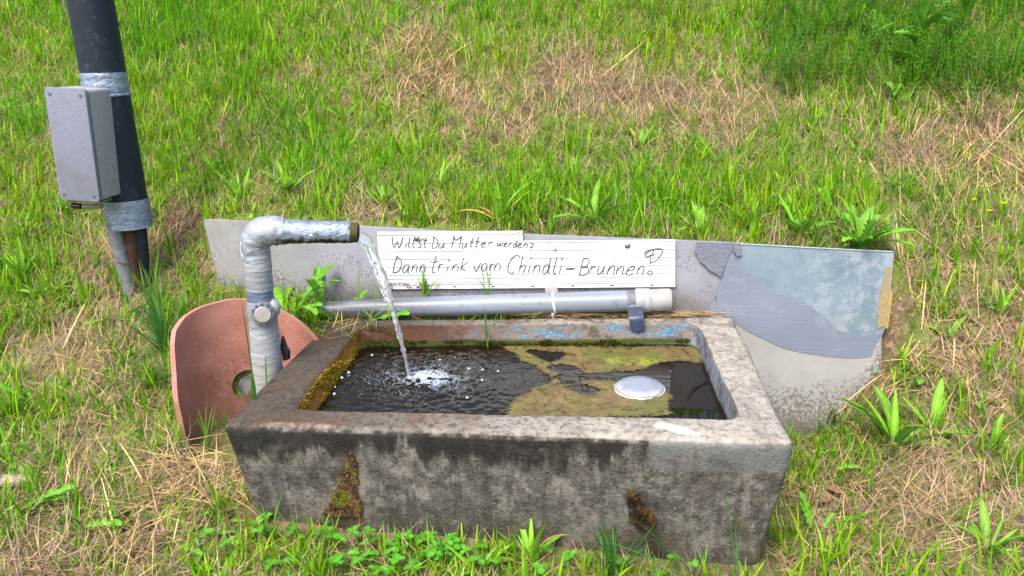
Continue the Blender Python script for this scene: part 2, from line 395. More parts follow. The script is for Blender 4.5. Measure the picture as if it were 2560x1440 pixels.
me = bpy.data.meshes.new('basin'); me.from_pydata(V, [], Fc); me.materials.append(CONC)
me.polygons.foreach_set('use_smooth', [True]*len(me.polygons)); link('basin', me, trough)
# moss and rust filled cracks on the front face (they stand a little proud of the concrete)
def crack(poly, name, cols, lab):
    P = [at_y(u, v, .02) for u, v in poly]; xs = [p[0] for p in P]; zs = [p[2] for p in P]
    def inp(x, z):
        c = False; n = len(P)
        for i in range(n):
            a, d = P[i], P[i-1]
            if (a[2] > z) != (d[2] > z) and x < (d[0]-a[0])*(z-a[2])/(d[2]-a[2])+a[0]: c = not c
        return c
    vs = []; qs = []; cs = []
    for i in range(9000):
        x = random.uniform(min(xs), max(xs)); z = random.uniform(min(zs), max(zs))
        if not inp(x, z+random.gauss(0, .004)): continue
        dl = 0
        while dl < .05 and inp(x-dl, z): dl += .004
        if random.random() > .12+dl*22 or vn(x*70, z*70, 6) < .30: continue
        y = .004+(.345-z)*.115-.0113*x; g = float(vn(x*40, z*40, 5)); c0 = np.array(cols[0 if g > .62 else 1 if g > .4 else 2])*random.uniform(.6, 1.3)
        r = random.uniform(.002, .005); k = len(vs)
        a = random.uniform(0, 6.3)
        for q in range(4): vs.append((x+r*math.cos(a+q*1.571), y-random.uniform(-.003, .006), z+r*math.sin(a+q*1.571))); cs.append(c0)
        qs.append((k, k+1, k+2, k+3))
    o = link(name, fast(name, np.array(vs), np.array(qs), MOSS, np.array(cs), False), trough); tag(o, lab, kind='stuff')
crack([(880, 1120), (892, 1145), (896, 1200), (903, 1295), (800, 1295), (835, 1235), (862, 1180)], 'moss_seam', [(.10, .115, .012), (.15, .085, .036), (.085, .05, .024)], 'moss and rust in the wedge shaped crack')
crack([(1568, 1218), (1592, 1232), (1612, 1262), (1640, 1300), (1600, 1330), (1572, 1290)], 'moss_seam', [(.13, .065, .02), (.075, .035, .015), (.03, .02, .012)], 'rusty brown hole low on the front')
# living moss on the inner left wall and in the back left corner
def mosspad(n, fpos, cols, name, lab):
    vs, qs, cs = [], [], []
    for i in range(n):
        r = fpos()
        if r is None: continue
        p, nn = np.array(r[0]), np.array(r[1]); nn = nn/np.linalg.norm(nn); c0 = np.array(random.choice(cols))*random.uniform(.6, 1.35)
        t = np.cross(nn, np.array((random.gauss(0, 1), random.gauss(0, 1), random.gauss(0, 1)))); t /= np.linalg.norm(t)
        h = random.uniform(.003, .008); w = random.uniform(.0012, .003); l = nn*h+np.array((random.gauss(0, .002), random.gauss(0, .002), random.gauss(0, .002))); k = len(vs)
        vs += [p-t*w-nn*.001, p+t*w-nn*.001, p+l+t*w*.6, p+l-t*w*.6]; cs += [c0*.7, c0*.7, c0, c0]; qs.append((k, k+1, k+2, k+3))
    o = link(name, fast(name, np.array(vs), np.array(qs), MOSS, np.array(cs), False), trough); tag(o, lab, kind='stuff')
def pos_left():
    y = random.uniform(.13, .76); z = random.uniform(.296, .358); x = .157+min(.355-z, .06)*.35-.02*(y-.13)
    if vn(y*14, z*40, 2)+.25*(vn(y*60, z*90, 4)-.5) < .42+.5*max(0, z-.335)/.03*.3: return None
    return (x, y, z), (1, 0, .45)
mosspad(5200, pos_left, [(.28, .155, .018), (.19, .17, .015), (.11, .14, .014), (.36, .19, .025)], 'moss_pad', 'orange and green moss on the inner left wall')
def pos_back():
    x = random.uniform(.15, 1.37); z = random.uniform(.297, .318) if x > .3 else random.uniform(.297, .36); y = .766+(x-.145)*.0563-min(.351-z, .05)*.85
    if vn(x*18, z*60, 8) < (.45 if x > .3 else .38): return None
    return (x, y-.002, z), (0, -1, .6)
mosspad(4200, pos_back, [(.075, .10, .014), (.05, .085, .012), (.12, .11, .015)], 'moss_line', 'green moss along the back waterline')

# ------------------------------------------------------------------ water, jet, bubbles
SPL = np.array((.405, .475))
wx = np.linspace(.10, 1.42, 330); wy = np.linspace(.06, .83, 200); WX, WY = np.meshgrid(wx, wy)
rr = np.hypot(WX-SPL[0]-.03, WY-SPL[1]+.02); r2 = np.hypot(WX-.30, WY-.40)
calm = 1-sm(WX, .62, .95)
WZ = WATER_Z+calm*(.0016*np.sin(rr*170+3*fbm(WX*9, WY*9, 99, 2))*np.exp(-rr*5.5)+.0011*np.sin(r2*210)*np.exp(-r2*9)+.0095*(fbm(WX*42, WY*60, 5, 3)-.5)*np.exp(-rr*2.6)+.026*(fbm(WX*70, WY*70, 15, 3)-.45)*np.exp(-(rr/.13)**2))
WZ = WZ+.0005*(fbm(WX*12, WY*12, 25, 2)-.5)
wid = np.arange(WX.size).reshape(WX.shape)
b = NB('pond_water'); lw = b.n('ShaderNodeFresnel'); b.put(lw.inputs[0], 1.33)
gl = b.n('ShaderNodeBsdfGlossy'); b.put(gl.inputs[0], (.95, .97, 1)); b.put(gl.inputs[1], .03)
tr = b.n('ShaderNodeBsdfTransparent'); b.put(tr.inputs[0], (.30, .21, .10)); df = b.n('ShaderNodeBsdfDiffuse'); b.put(df.inputs[0], (.014, .009, .004))
m1 = b.n('ShaderNodeMixShader'); b.put(m1.inputs[0], .45); b.t.links.new(tr.outputs[0], m1.inputs[1]); b.t.links.new(df.outputs[0], m1.inputs[2])
m2 = b.n('ShaderNodeMixShader'); b.t.links.new(lw.outputs[0], m2.inputs[0]); b.t.links.new(m1.outputs[0], m2.inputs[1]); b.t.links.new(gl.outputs[0], m2.inputs[2])
WATER = b.out(m2.outputs[0])
water = link('water', fast('water', np.stack([WX, WY, WZ], -1).reshape(-1, 3), np.stack([wid[:-1, :-1], wid[:-1, 1:], wid[1:, 1:], wid[1:, :-1]], -1).reshape(-1, 4), WATER))
tag(water, 'dark clear water standing in the trough, rippled below the jet', 'water', kind='structure')
b = NB('falling_water'); b.bsdf((.9, .95, 1), .03, 0, None, .6, .90, 1.33, dim=1); JET = b.m
J0 = np.array((.285, .452, .775)); J1 = np.array((SPL[0], SPL[1], WATER_Z-.005))
mb = MB(); path = []; rad = []
for i in range(90):
    t = i/89; zz = J0[2]+(J1[2]-J0[2])*t; s_ = math.sqrt(t) if t > 0 else 0
    path.append((J0[0]+(J1[0]-J0[0])*(.15*t+.85*s_), J0[1]+(J1[1]-J0[1])*s_, zz+.010*(1-t)*min(1, t*8)))
    rad.append((.0105*(1-t)**1.6+.0056)*(1+.10*math.sin(i*.55)+.20*math.sin(i*1.35+1)*t))
def twist(i, th, p): return .26*math.cos(2*(th-i*.10))*(1-i/140)+.05*math.sin(3*th+i*.7)+.04*math.sin(5*th-i*.9)
mb.tube(path, rad, 18, True, twist); jet = mb.build('water_jet', JET, None, True); tag(jet, 'clear twisting jet of water falling from the taped spout', 'water jet', kind='structure')
mb = MB()                                       # second thin thread of the jet near the mouth
q = [J0+np.array((-.012, -.004, -.006))+np.array((.075*math.sqrt(t), .012*t, -.20*t)) for t in np.linspace(0, 1, 24)]
mb.tube(q, [.0045+.0018*math.sin(i*1.1) for i in range(24)], 8); o = mb.build('water_thread', JET, jet, True)
b = NB('bubble_white'); b.bsdf((.74, .84, .96), .12, 0, None, .7, .5, 1.15, dim=.9); FOAM = b.m
def dome(mb, c, r, n=8):
    vs = []; fs = []
    for k in range(3):
        a = k*math.pi/6
        for j in range(n): vs.append((c[0]+r*math.cos(a)*math.cos(6.283*j/n), c[1]+r*math.cos(a)*math.sin(6.283*j/n), c[2]+r*math.sin(a)))
    vs.append((c[0], c[1], c[2]+r))
    for k in range(2):
        for j in range(n): fs.append((k*n+j, k*n+(j+1) % n, (k+1)*n+(j+1) % n, (k+1)*n+j))
    for j in range(n): fs.append((2*n+j, 2*n+(j+1) % n, 3*n))
    mb.add(vs, fs)
mb = MB()
for i in range(8000):
    a = random.uniform(0, 6.283); r = abs(random.gauss(0, .078)); x = SPL[0]+.055+r*1.3*math.cos(a); y = SPL[1]-.01+r*1.0*math.sin(a)
    if fbm(x*34, y*46, 77, 2) < .36+.35*r: continue
    q_ = random.uniform(.0006, .0016)*(1.15 if r < .06 else .8); zq = WATER_Z+.0015+.007*max(0, 1-r/.09)*random.random(); a2 = random.uniform(0, 1.5)
    mb.add([(x+q_*math.cos(a2+k_*1.571), y+q_*math.sin(a2+k_*1.571), zq) for k_ in range(4)]+[(x, y, zq+q_)], [(0, 1, 4), (1, 2, 4), (2, 3, 4), (3, 0, 4)])
for i in range(10):
    a = random.uniform(0, 6.283); r = random.uniform(.1, .26); x = SPL[0]+r*math.cos(a); y = SPL[1]+r*math.sin(a)*.8
    if .17 < x < .85 and .2 < y < .72: dome(mb, (x, y, WATER_Z), random.uniform(.0012, .0030), 6)
for (u, v) in [(870, 912), (872, 932), (838, 968), (836, 985), (930, 888), (798, 1000), (870, 860+40), (1207, 925), (1245, 868+60), (1100, 900), (1172, 922), (855, 945), (1168, 995), (1205, 950)]:
    p = at_z(u, v, WATER_Z); dome(mb, p, random.uniform(.0035, .0055), 10)
o = mb.build('foam_bubbles', FOAM, None, True); tag(o, 'white foam and bubbles floating round the foot of the jet', 'bubbles', kind='stuff')

# ------------------------------------------------------------------ algae mat and float
def c5(p): return at_z(700+p[0]/2.1333, 780+p[1]/2.1333, WATER_Z)[:2]
MATP = [c5(p) for p in [(1165, 176), (1300, 176), (1500, 178), (2215, 184), (2262, 215), (2275, 285), (2170, 272), (2080, 268), (2000, 286), (1930, 318), (1660, 338), (1500, 335), (1470, 352), (1520, 388), (1640, 362), (1790, 362), (1900, 450), (2040, 425), (2098, 440), (2085, 500), (2112, 552), (1990, 575), (1600, 575), (1190, 575), (1205, 520), (1240, 460), (1335, 425), (1425, 375), (1432, 345), (1385, 330), (1345, 292), (1270, 262), (1255, 225), (1175, 200)]]
HOLES = [[c5(p) for p in h] for h in ([(1320, 200), (1350, 205), (1420, 222), (1500, 215), (1520, 228), (1480, 250), (1440, 266), (1390, 250), (1335, 220)], [(1535, 400), (1620, 398), (1700, 418), (1660, 436), (1590, 425)], [(1560, 345), (1700, 340), (1640, 352), (1575, 356)], [(1480, 285), (1560, 295), (1600, 320), (1500, 325), (1440, 305)])]
def pip(poly, x, y):
    c = np.zeros(x.shape, bool); n = len(poly)
    for i in range(n):
        (ax, ay), (bx, by) = poly[i], poly[i-1]
        if ay == by: continue
        c ^= ((ay > y) != (by > y)) & (x < (bx-ax)*(y-ay)/(by-ay)+ax)
    return c
s5 = .0042; ax_ = np.arange(.66, 1.42, s5); ay_ = np.arange(.14, .82, s5); AX, AY = np.meshgrid(ax_, ay_)
jx = AX+.028*(fbm(AX*28, AY*28, 31, 3)-.5)+.010*(vn(AX*160, AY*160, 32)-.5); jy = AY+.028*(fbm(AX*28, AY*28, 41, 3)-.5)+.010*(vn(AX*160, AY*160, 42)-.5)
inside = pip(MATP, jx, jy)
for h in HOLES: inside &= ~pip(h, jx, jy)
AZ = WATER_Z+.0018+.005*(fbm(AX*70, AY*70, 51, 3)-.35)+.004*(fbm(AX*14, AY*14, 52, 2)-.5)
aid = np.arange(AX.size).reshape(AX.shape); keep = inside[:-1, :-1] & inside[1:, :-1] & inside[:-1, 1:] & inside[1:, 1:]
Qa = np.stack([aid[:-1, :-1], aid[:-1, 1:], aid[1:, 1:], aid[1:, :-1]], -1)[keep]
used = np.unique(Qa); remap = -np.ones(AX.size, int); remap[used] = np.arange(len(used))
b = NB('algae'); n1 = b.noise(28, 6, .7); n2 = b.noise(9, 4, .6); n3 = b.noise(120, 4, .75)
base = b.ramp(n1, [(.3, (.05, .034, .011)), (.5, (.125, .087, .026)), (.7, (.19, .138, .045))]); base = b.mix(b.mr(n2, .46, .6, 0, .85), base, b.ramp(n3, [(.3, (.055, .058, .010)), (.7, (.135, .132, .022))]))
gx_ = b.sep(b.P); dd = b.math('ADD', b.math('POWER', b.math('MULTIPLY', b.math('SUBTRACT', gx_[0], float(c5((1880, 265))[0])), 9), 2.0), b.math('POWER', b.math('MULTIPLY', b.math('SUBTRACT', gx_[1], float(c5((1880, 265))[1])), 24), 2.0))
base = b.mix(b.math('MULTIPLY', b.mr(dd, 1.3, .2, 0, .8), b.mr(n1, .35, .6)), base, (.22, .25, .012))
ps = b.bsdf(base, .36, 0, b.bump(b.math('ADD', n1, n3), .8, .008), .5, out=False); ed = b.sep(b.attr())[0]; al = b.mr(b.math('ADD', ed, b.math('MULTIPLY', b.math('SUBTRACT', b.noise(60, 6, .75), .5), 1.5)), .05, .55); al = b.math('MULTIPLY', al, b.mr(b.noise(13, 6, .7, None, 1.5), .30, .50, .25, 1)); tp = b.n('ShaderNodeBsdfTransparent'); mx = b.n('ShaderNodeMixShader'); b.put(mx.inputs[0], al); b.t.links.new(tp.outputs[0], mx.inputs[1]); b.t.links.new(ps, mx.inputs[2]); b.out(mx.outputs[0])
er_ = inside.copy(); dist_ = np.zeros(AX.shape)
for k_ in range(9):
    dist_ += er_; e2 = er_.copy(); e2[1:] &= er_[:-1]; e2[:-1] &= er_[1:]; e2[:, 1:] &= er_[:, :-1]; e2[:, :-1] &= er_[:, 1:]; er_ = e2
AC = np.repeat((dist_/9).reshape(-1, 1), 3, 1)
mat_me = fast('algae_mat', np.stack([AX, AY, AZ], -1).reshape(-1, 3)[used], remap[Qa], b.m, AC[used])
o = link('algae_mat', mat_me); tag(o, 'olive brown algae mat floating on the right half of the water', 'algae')
fc = (at_z(1535, 962, WATER_Z+.015)+at_z(1663, 962, WATER_Z+.015))/2; fr_ = pxm(fc, 61)
b = NB('enamel_white'); n1 = b.noise(30, 5, .7); xy = b.sep(b.P)
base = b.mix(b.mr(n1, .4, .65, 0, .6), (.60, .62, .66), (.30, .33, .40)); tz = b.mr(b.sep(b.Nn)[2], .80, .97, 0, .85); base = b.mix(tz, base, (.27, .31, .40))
base = b.mix(b.mr(xy[2], WATER_Z+.010, WATER_Z+.004), base, (.16, .10, .04)); b.bsdf(base, .22, 0, b.bump(n1, .1, .003), .4, dim=.52)
buoy = empty('round_float', (fc[0], fc[1], WATER_Z)); tag(buoy, 'white dome shaped float lying in the algae of the trough', 'float')
mb = MB(); mb.lathe((fc[0], fc[1], WATER_Z-.012), [(fr_*k, h) for k, h in [(math.cos(R_(a_)), .014+.026*math.sin(R_(a_))) for a_ in (-50, -25, -8, 0, 8, 16, 24, 32, 40, 48, 56, 64, 72, 80, 86, 89.5)]], 48); mb.build('shell', b.m, buoy, True)
mb = MB(); mb.lathe((fc[0], fc[1], WATER_Z-.012), [(fr_*1.0, .010), (fr_*1.045, .011), (fr_*1.05, .0145), (fr_*.99, .0175)], 48); mb.build('seam_ring', simple('seam_grey', (.55, .57, .6), .4, 0), buoy, True)
def catmull(p, k=5):
    p = [np.array(a, float) for a in p]
    if len(p) < 3: return [p[0]+(p[-1]-p[0])*t for t in np.linspace(0, 1, 4)]
    q = [2*p[0]-p[1]]+p+[2*p[-1]-p[-2]]; o = []
    for i in range(1, len(q)-2):
        for j in range(k):
            t = j/k; o.append(.5*((2*q[i])+(q[i+1]-q[i-1])*t+(2*q[i-1]-5*q[i]+4*q[i+1]-q[i+2])*t*t+(3*q[i]-q[i-1]-3*q[i+1]+q[i+2])*t**3))
    return o+[p[-1]]
# ------------------------------------------------------------------ retaining boards behind the trough
b = NB('grey_board'); n1 = b.noise(4, 6, .6); n2 = b.noise(60, 5, .7); X, Y, Z = b.sep(b.P)[:3]
base = b.ramp(n1, [(.3, (.27, .275, .315)), (.7, (.40, .405, .455))])
base = b.mix(b.mr(X, .1, -.25, 0, .65), base, b.ramp(b.noise(14, 5, .7), [(.35, (.26, .25, .225)), (.65, (.37, .355, .32))]))
spk = b.mr(b.noise(95, 5, .75), .50, .60); wh = b.math('MULTIPLY', b.mr(Z, .66, .50, 0, 1), b.mr(b.noise(7, 5, .7), .40, .60)); base = b.mix(b.math('MULTIPLY', b.math('MULTIPLY', spk, wh), .9), base, (.05, .045, .04))
base = b.mix(b.math('MULTIPLY', b.mr(Z, .50, .40), b.mr(n1, .35, .6, .2, .8)), base, (.14, .12, .10))
base = b.mix(b.math('MULTIPLY', b.mr(b.noise(50, 6, .8), .55, .65), b.mr(b.noise(3, 3), .5, .65, 0, .6)), base, (.12, .11, .10))
b.bsdf(base, .75, 0, b.bump(n2, .35, .003), .3); GREYB = b.m
back = empty('retaining_board', board(900, 720)); tag(back, 'long grey retaining board behind the trough, carrying the white sign', 'board')
def bz(x, z, off=0.0):                          # point on the board plane from x and z
    y = BP0[1]+BN[1]*off; p = BP0+BN*off; yy = p[1]-((x-p[0])*BN[0]+(z-p[2])*BN[2])/BN[1]; return np.array((x, yy, z))
top = [board(508, 552), board(516, 548), board(700, 556), board(960, 568), board(1110, 577), board(1300, 585), board(1480, 592), board(1690, 600), board(1860, 608)]
out = top+[bz(1.56, -.1), bz(1.0, -.1), bz(0, .15), bz(-.47, .2)]
mb = MB(); mb.prism(out, -BN*.014); mb.build('panel', GREYB, back, False, .002)

sheet = empty('metal_sheet', board(2000, 850)); tag(sheet, 'galvanised metal sheet at right, painted with a grey wave and sandy lower half', 'sheet')
def c4(x, y, off): return board(1640+x/2.571, 560+y/2.571, off)
b = NB('galvanised'); n1 = b.noise(7, 5, .6); dv = b.n('ShaderNodeTexNoise'); b.put(dv.inputs['Vector'], b.P); b.put(dv.inputs['Scale'], 24); dv2 = b.n('ShaderNodeVectorMath', operation='MULTIPLY_ADD'); b.put(dv2.inputs[0], dv.outputs['Color']); b.put(dv2.inputs[1], (.035, .035, .035)); b.put(dv2.inputs[2], b.P); vo = b.voro(30, dv2.outputs[0]); vo2 = b.voro(19, dv2.outputs[0]); X, Y, Z = b.sep(b.P)[:3]
base = b.ramp(n1, [(.3, (.23, .33, .42)), (.7, (.35, .45, .52))])
spt = b.math('MULTIPLY', b.mr(vo, .34, .28), b.mr(b.noise(9, 4), .47, .58)); base = b.mix(b.math('MULTIPLY', spt, .40), base, (.40, .46, .56))
base = b.mix(b.math('MULTIPLY', b.math('MULTIPLY', b.mr(vo2, .30, .26), b.mr(vo2, .20, .245)), .25), base, (.42, .48, .55))
base = b.mix(b.math('MULTIPLY', b.mr(b.noise(13, 7, .8), .47, .58), b.mr(X, 1.6, 1.95, .1, .55)), base, (.62, .67, .72))
base = b.mix(b.math('MULTIPLY', b.mr(Z, .40, .27), b.mr(b.noise(16, 6, .75), .42, .55, 0, .9)), base, (.47, .49, .44))
b.bsdf(base, b.mr(n1, .3, .7, .42, .6), .25, b.bump(b.noise(40, 4), .12, .003), .4, dim=.50); GALV = b.m
tl = c4(545, 127, .006); tr_ = c4(1528, 180, .006)
o1 = [c4(486, 123, .006), tl, c4(1000, 152, .006), c4(1522, 178, .006), c4(1528, 190, .006), c4(1508, 430, .006), c4(1480, 650, .006), c4(1450, 725, .006)]
P = o1+[bz(2.05, .1, .006), bz(2.0, -.25, .006), bz(1.45, -.25, .006), c4(420, 560, .006)]
mb = MB(); mb.prism(P, -BN*.003); mb.build('panel', GALV, sheet)
mb = MB(); mb.tube([c4(x, y+1, .0065) for x, y in ((486, 123), (545, 127), (1000, 152), (1522, 178))], .0028, 8); mb.build('rolled_edge', simple('edge_zinc', (.5, .56, .6), .4, .4), sheet, True)
b = NB('sand_paint'); n1 = b.noise(8, 6, .65); n2 = b.noise(85, 5, .75); X, Y, Z = b.sep(b.P)[:3]
base = b.ramp(n1, [(.3, (.36, .35, .335)), (.7, (.46, .45, .43))]); dm = b.math('ADD', b.mr(Z, .24, -.08, -.1, .55), b.math('MULTIPLY', b.mr(X, 1.9, 2.08), .45))
base = b.mix(b.math('MULTIPLY', b.mr(b.math('ADD', n2, b.math('MULTIPLY', dm, .35)), .57, .68), b.mr(b.math('ADD', b.noise(12, 6, .75), dm), .52, .75)), base, (.20, .185, .16))
base = b.mix(b.mr(b.math('ADD', n1, b.mr(Z, .05, -.14, 0, .5)), .72, .95, 0, .8), base, (.13, .115, .095)); b.bsdf(base, .85, 0, b.bump(n2, .3, .003), .25)
HILL_LOW = [(350, 565), (400, 575), (460, 600), (520, 640), (610, 695), (700, 745), (800, 787), (900, 820), (1000, 838), (1100, 850), (1200, 856), (1300, 858), (1380, 852), (1440, 735)]
P = [c4(x, y-8, .0075) for x, y in HILL_LOW]+[bz(2.05, .12, .0075), bz(2.0, -.24, .0075), bz(1.46, -.24, .0075)]
mb = MB(); mb.prism(P, -BN*.0012); mb.build('sand_patch', b.m, sheet)
b = NB('grey_mastic'); n1 = b.noise(3, 4, .6); vec = b.n('ShaderNodeMapping'); b.put(vec.inputs['Vector'], b.P); vec.inputs['Rotation'].default_value = (0, R_(-32), 0); vec.inputs['Scale'].default_value = (8, 1, 120)
n2 = b.noise(1, 5, .65, vec.outputs[0], .4); base = b.ramp(n1, [(.3, (.20, .235, .30)), (.7, (.27, .305, .37))]); base = b.mix(b.mr(n2, .5, .75, 0, .3), base, (.34, .375, .44)); base = b.mix(b.mr(b.noise(14, 6, .7), .52, .68, 0, .35), base, (.36, .40, .45)); b.bsdf(base, .6, 0, b.bump(n2, .35, .003), .25, dim=.58); HILLM = b.m
HILL = [(484, 172), (455, 250), (430, 330), (408, 400), (394, 470), (392, 508), (368, 500), (348, 520), (350, 556)]+HILL_LOW[1:-1]+[(1405, 800), (1440, 735), (1452, 700), (1380, 712), (1300, 711), (1200, 690), (1150, 660), (1100, 618), (1045, 572), (980, 520), (890, 478), (800, 446), (720, 402), (650, 350), (600, 312), (560, 288), (530, 262), (510, 220), (500, 180)]
HILL = catmull([(x+random.gauss(0, 2.5), y+random.gauss(0, 2.5)) for x, y in HILL], 4); P = [c4(x+random.gauss(0, .8), y+random.gauss(0, .8), .0095) for x, y in HILL]; mb = MB(); mb.prism(P, -BN*.0035); mb.build('grey_wave', HILLM, sheet)
b = NB('slate_tape'); n2 = b.noise(1, 6, .7, b.scale(b.P, (40, 1, 120)), 1.2); base = b.ramp(n2, [(.3, (.13, .145, .19)), (.7, (.27, .29, .35))]); b.bsdf(base, .45, .1, b.bump(n2, .8, .004), .5); SLT = b.m
P = [c4(x, y, .012) for x, y in [(262, 116), (400, 120), (538, 122), (548, 160), (552, 204), (516, 212), (508, 190), (484, 175), (452, 250), (420, 345), (392, 322), (345, 300), (318, 268), (280, 238), (262, 196), (246, 168)]]
mb = MB(); mb.prism(P, -BN*.003); mb.build('tape_patch', SLT, sheet)
P = [c4(x, y, .018) for x, y in [(500, 130), (530, 128), (545, 175), (550, 200), (520, 208), (505, 170)]]; mb = MB(); mb.prism(P, -BN*.004); mb.build('tape_fold', SLT, sheet)
b = NB('yellow_foam'); n2 = b.noise(70, 5, .75); base = b.ramp(n2, [(.4, (.34, .30, .24)), (.55, (.46, .33, .10)), (.7, (.52, .38, .10))]); b.bsdf(base, .9, 0, b.bump(n2, .8, .006), .2); YEL = b.m
P = [c4(x, y, .0085) for x, y in [(1475, 290), (1512, 266), (1506, 400), (1488, 560), (1470, 660), (1424, 668), (1425, 560), (1448, 430)]]; mb = MB(); mb.prism(P, -BN*.0025); mb.build('glue_strip', YEL, sheet)
mb = MB(); mb.tube([c4(1513, 430, .003), c4(1498, 560, .003), c4(1482, 668, .003)], .005, 8); mb.build('glue_bead', simple('glue_yellow', (.55, .36, .05), .6, 0), sheet, True)

# ------------------------------------------------------------------ the white sign
b = NB('sign_white'); n1 = b.noise(5, 4); n2 = b.noise(160, 3, .7); X, Y, Z = b.sep(b.P)[:3]
base = b.mix(b.mr(n1, .35, .65), (.90, .93, .93), (.98, 1.0, 1.0)); base = b.mix(b.mr(X, .45, .15, 0, .3), base, (.68, .65, .58))
base = b.mix(b.mr(n2, .72, .76, 0, .5), base, (.3, .3, .28)); base = b.mix(b.math('MULTIPLY', b.math('MULTIPLY', b.mr(Z, .475, .455), b.mr(X, .5, .3)), b.mr(b.noise(40, 5, .8), .44, .56)), base, (.16, .09, .05))
b.bsdf(base, .35, 0, b.bump(n1, .03, .003), .45); SIGNM = b.m
sign = empty('painted_sign', board(1310, 660)); tag(sign, 'white grooved plastic sign with handwritten German lines, fixed to the grey board', 'sign')
def sgx(f, row):                                # f 0..1 along the sign, row in 0 (top edge) .. 1 (bottom of flange) : photo positions
    a = np.array((943+f*(1688-943)+ (8*row if f < .5 else 0)*(1-f)*1.0, 0)); yl = 580+row*(718-580); yr = 600-24+row*(720-576); return a[0], yl+(yr-yl)*f
rows = [0.0, .069, .215, .353, .49, .63, .767, .83, .897, .93]
def sgp(f, row, off=.012):
    u = 943+f*745+(8*row*(1-f)); v = (580+row*144)*(1-f)+(574+row*144)*f; return board(u, v, off)
for k in range(len(rows)-1):
    r0, r1 = rows[k], rows[k+1]-.012
    f1 = .487 if k < 1 else 1.0
    if k == 1:                                  # the short top strip steps down to the long ones
        P = [sgp(0, r0), sgp(.487, r0), sgp(.487, .175), sgp(1.0, .175), sgp(1.0, r1), sgp(0, r1)]
    else: P = [sgp(0, r0), sgp(f1, r0), sgp(f1, r1), sgp(0, r1)]
    proud = .0025 if k % 2 == 0 else .0015
    P = [p+BN*proud for p in P]; mb = MB(); mb.prism(P, -BN*.006); mb.build('slat', SIGNM, sign, False, .0007)
P = [sgp(0, 0, .0095), sgp(.487, 0, .0095), sgp(.487, .18, .0095), sgp(1, .18, .0095), sgp(1, .985, .0095), sgp(0, .985, .0095)]
P = [P[0]-BV*.002, P[1]-BV*.002-BU*.002, P[2]-BV*.002-BU*.002, P[3]-BV*.002-BU*.002, P[4]+BV*.002-BU*.002, P[5]+BV*.002]
mb = MB(); mb.prism(P, -BN*.004); mb.build('backing', simple('sign_groove', (.22, .23, .24), .6), sign)
P = [sgp(0, .93, .012), sgp(1, .93, .012), sgp(1, .995, .012), sgp(0, .995, .012)]; mb = MB(); mb.prism(P, -BN*.005); mb.build('nailing_flange', SIGNM, sign, False, .0006)
DARK = simple('slot_dark', (.015, .014, .013), .8)
for u in (1042, 1134, 1231, 1330, 1431, 1530, 1630):
    f = (u-947)/741.; q = sgp(f, .962, .0125); mb = MB(); P = [q+BU*.006*math.cos(a)*1.2+BV*.0028*math.sin(a) for a in np.linspace(0, 6.283, 13)[:-1]]; mb.prism(P, -BN*.0012); mb.build('slot', DARK, sign)
ZINC = simple('screw_zinc', (.42, .43, .45), .35, .8)
def ax_of(n):
    return Vector(n).to_track_quat('Z', 'Y').to_matrix()
def screw(u, v, off, r, parent, m=ZINC, n=BN, p=None):
    p = board(u, v, off) if p is None else p; mb = MB(); mb.lathe(p, [(r, -.001), (r, .001), (r*.85, .0022), (r*.55, .0024)], 20, ax_of(n)); a = mb.build('screw_washer', m, parent, True)
    mb = MB(); mb.lathe(p+n*.0022, [(r*.52, 0), (r*.5, .002), (r*.35, .0032), (.0002, .0036)], 16, ax_of(n)); h = mb.build('screw_head', m, a, True)
    mb = MB(); mb.box(p+n*.0056, (r*.7, r*.16, .001), ax_of(n)); mb.build('screw_slot', DARK, a)
screw(1569, 614, .0145, .0115, sign); screw(1042, 596, .0145, .0125, sign)
mb = MB(); mb.tube([board(1046, 600, .019), board(1054, 597, .018), board(1060, 596.5, .0165)], .0018, 6); mb.build('screw_tail', ZINC, sign)
mb = MB(); mb.lathe(board(1297, 580, .0155), [(.003, -.001), (.003, .001), (.0005, .0012)], 10, ax_of(BN)); mb.build('nail_hole', DARK, sign)
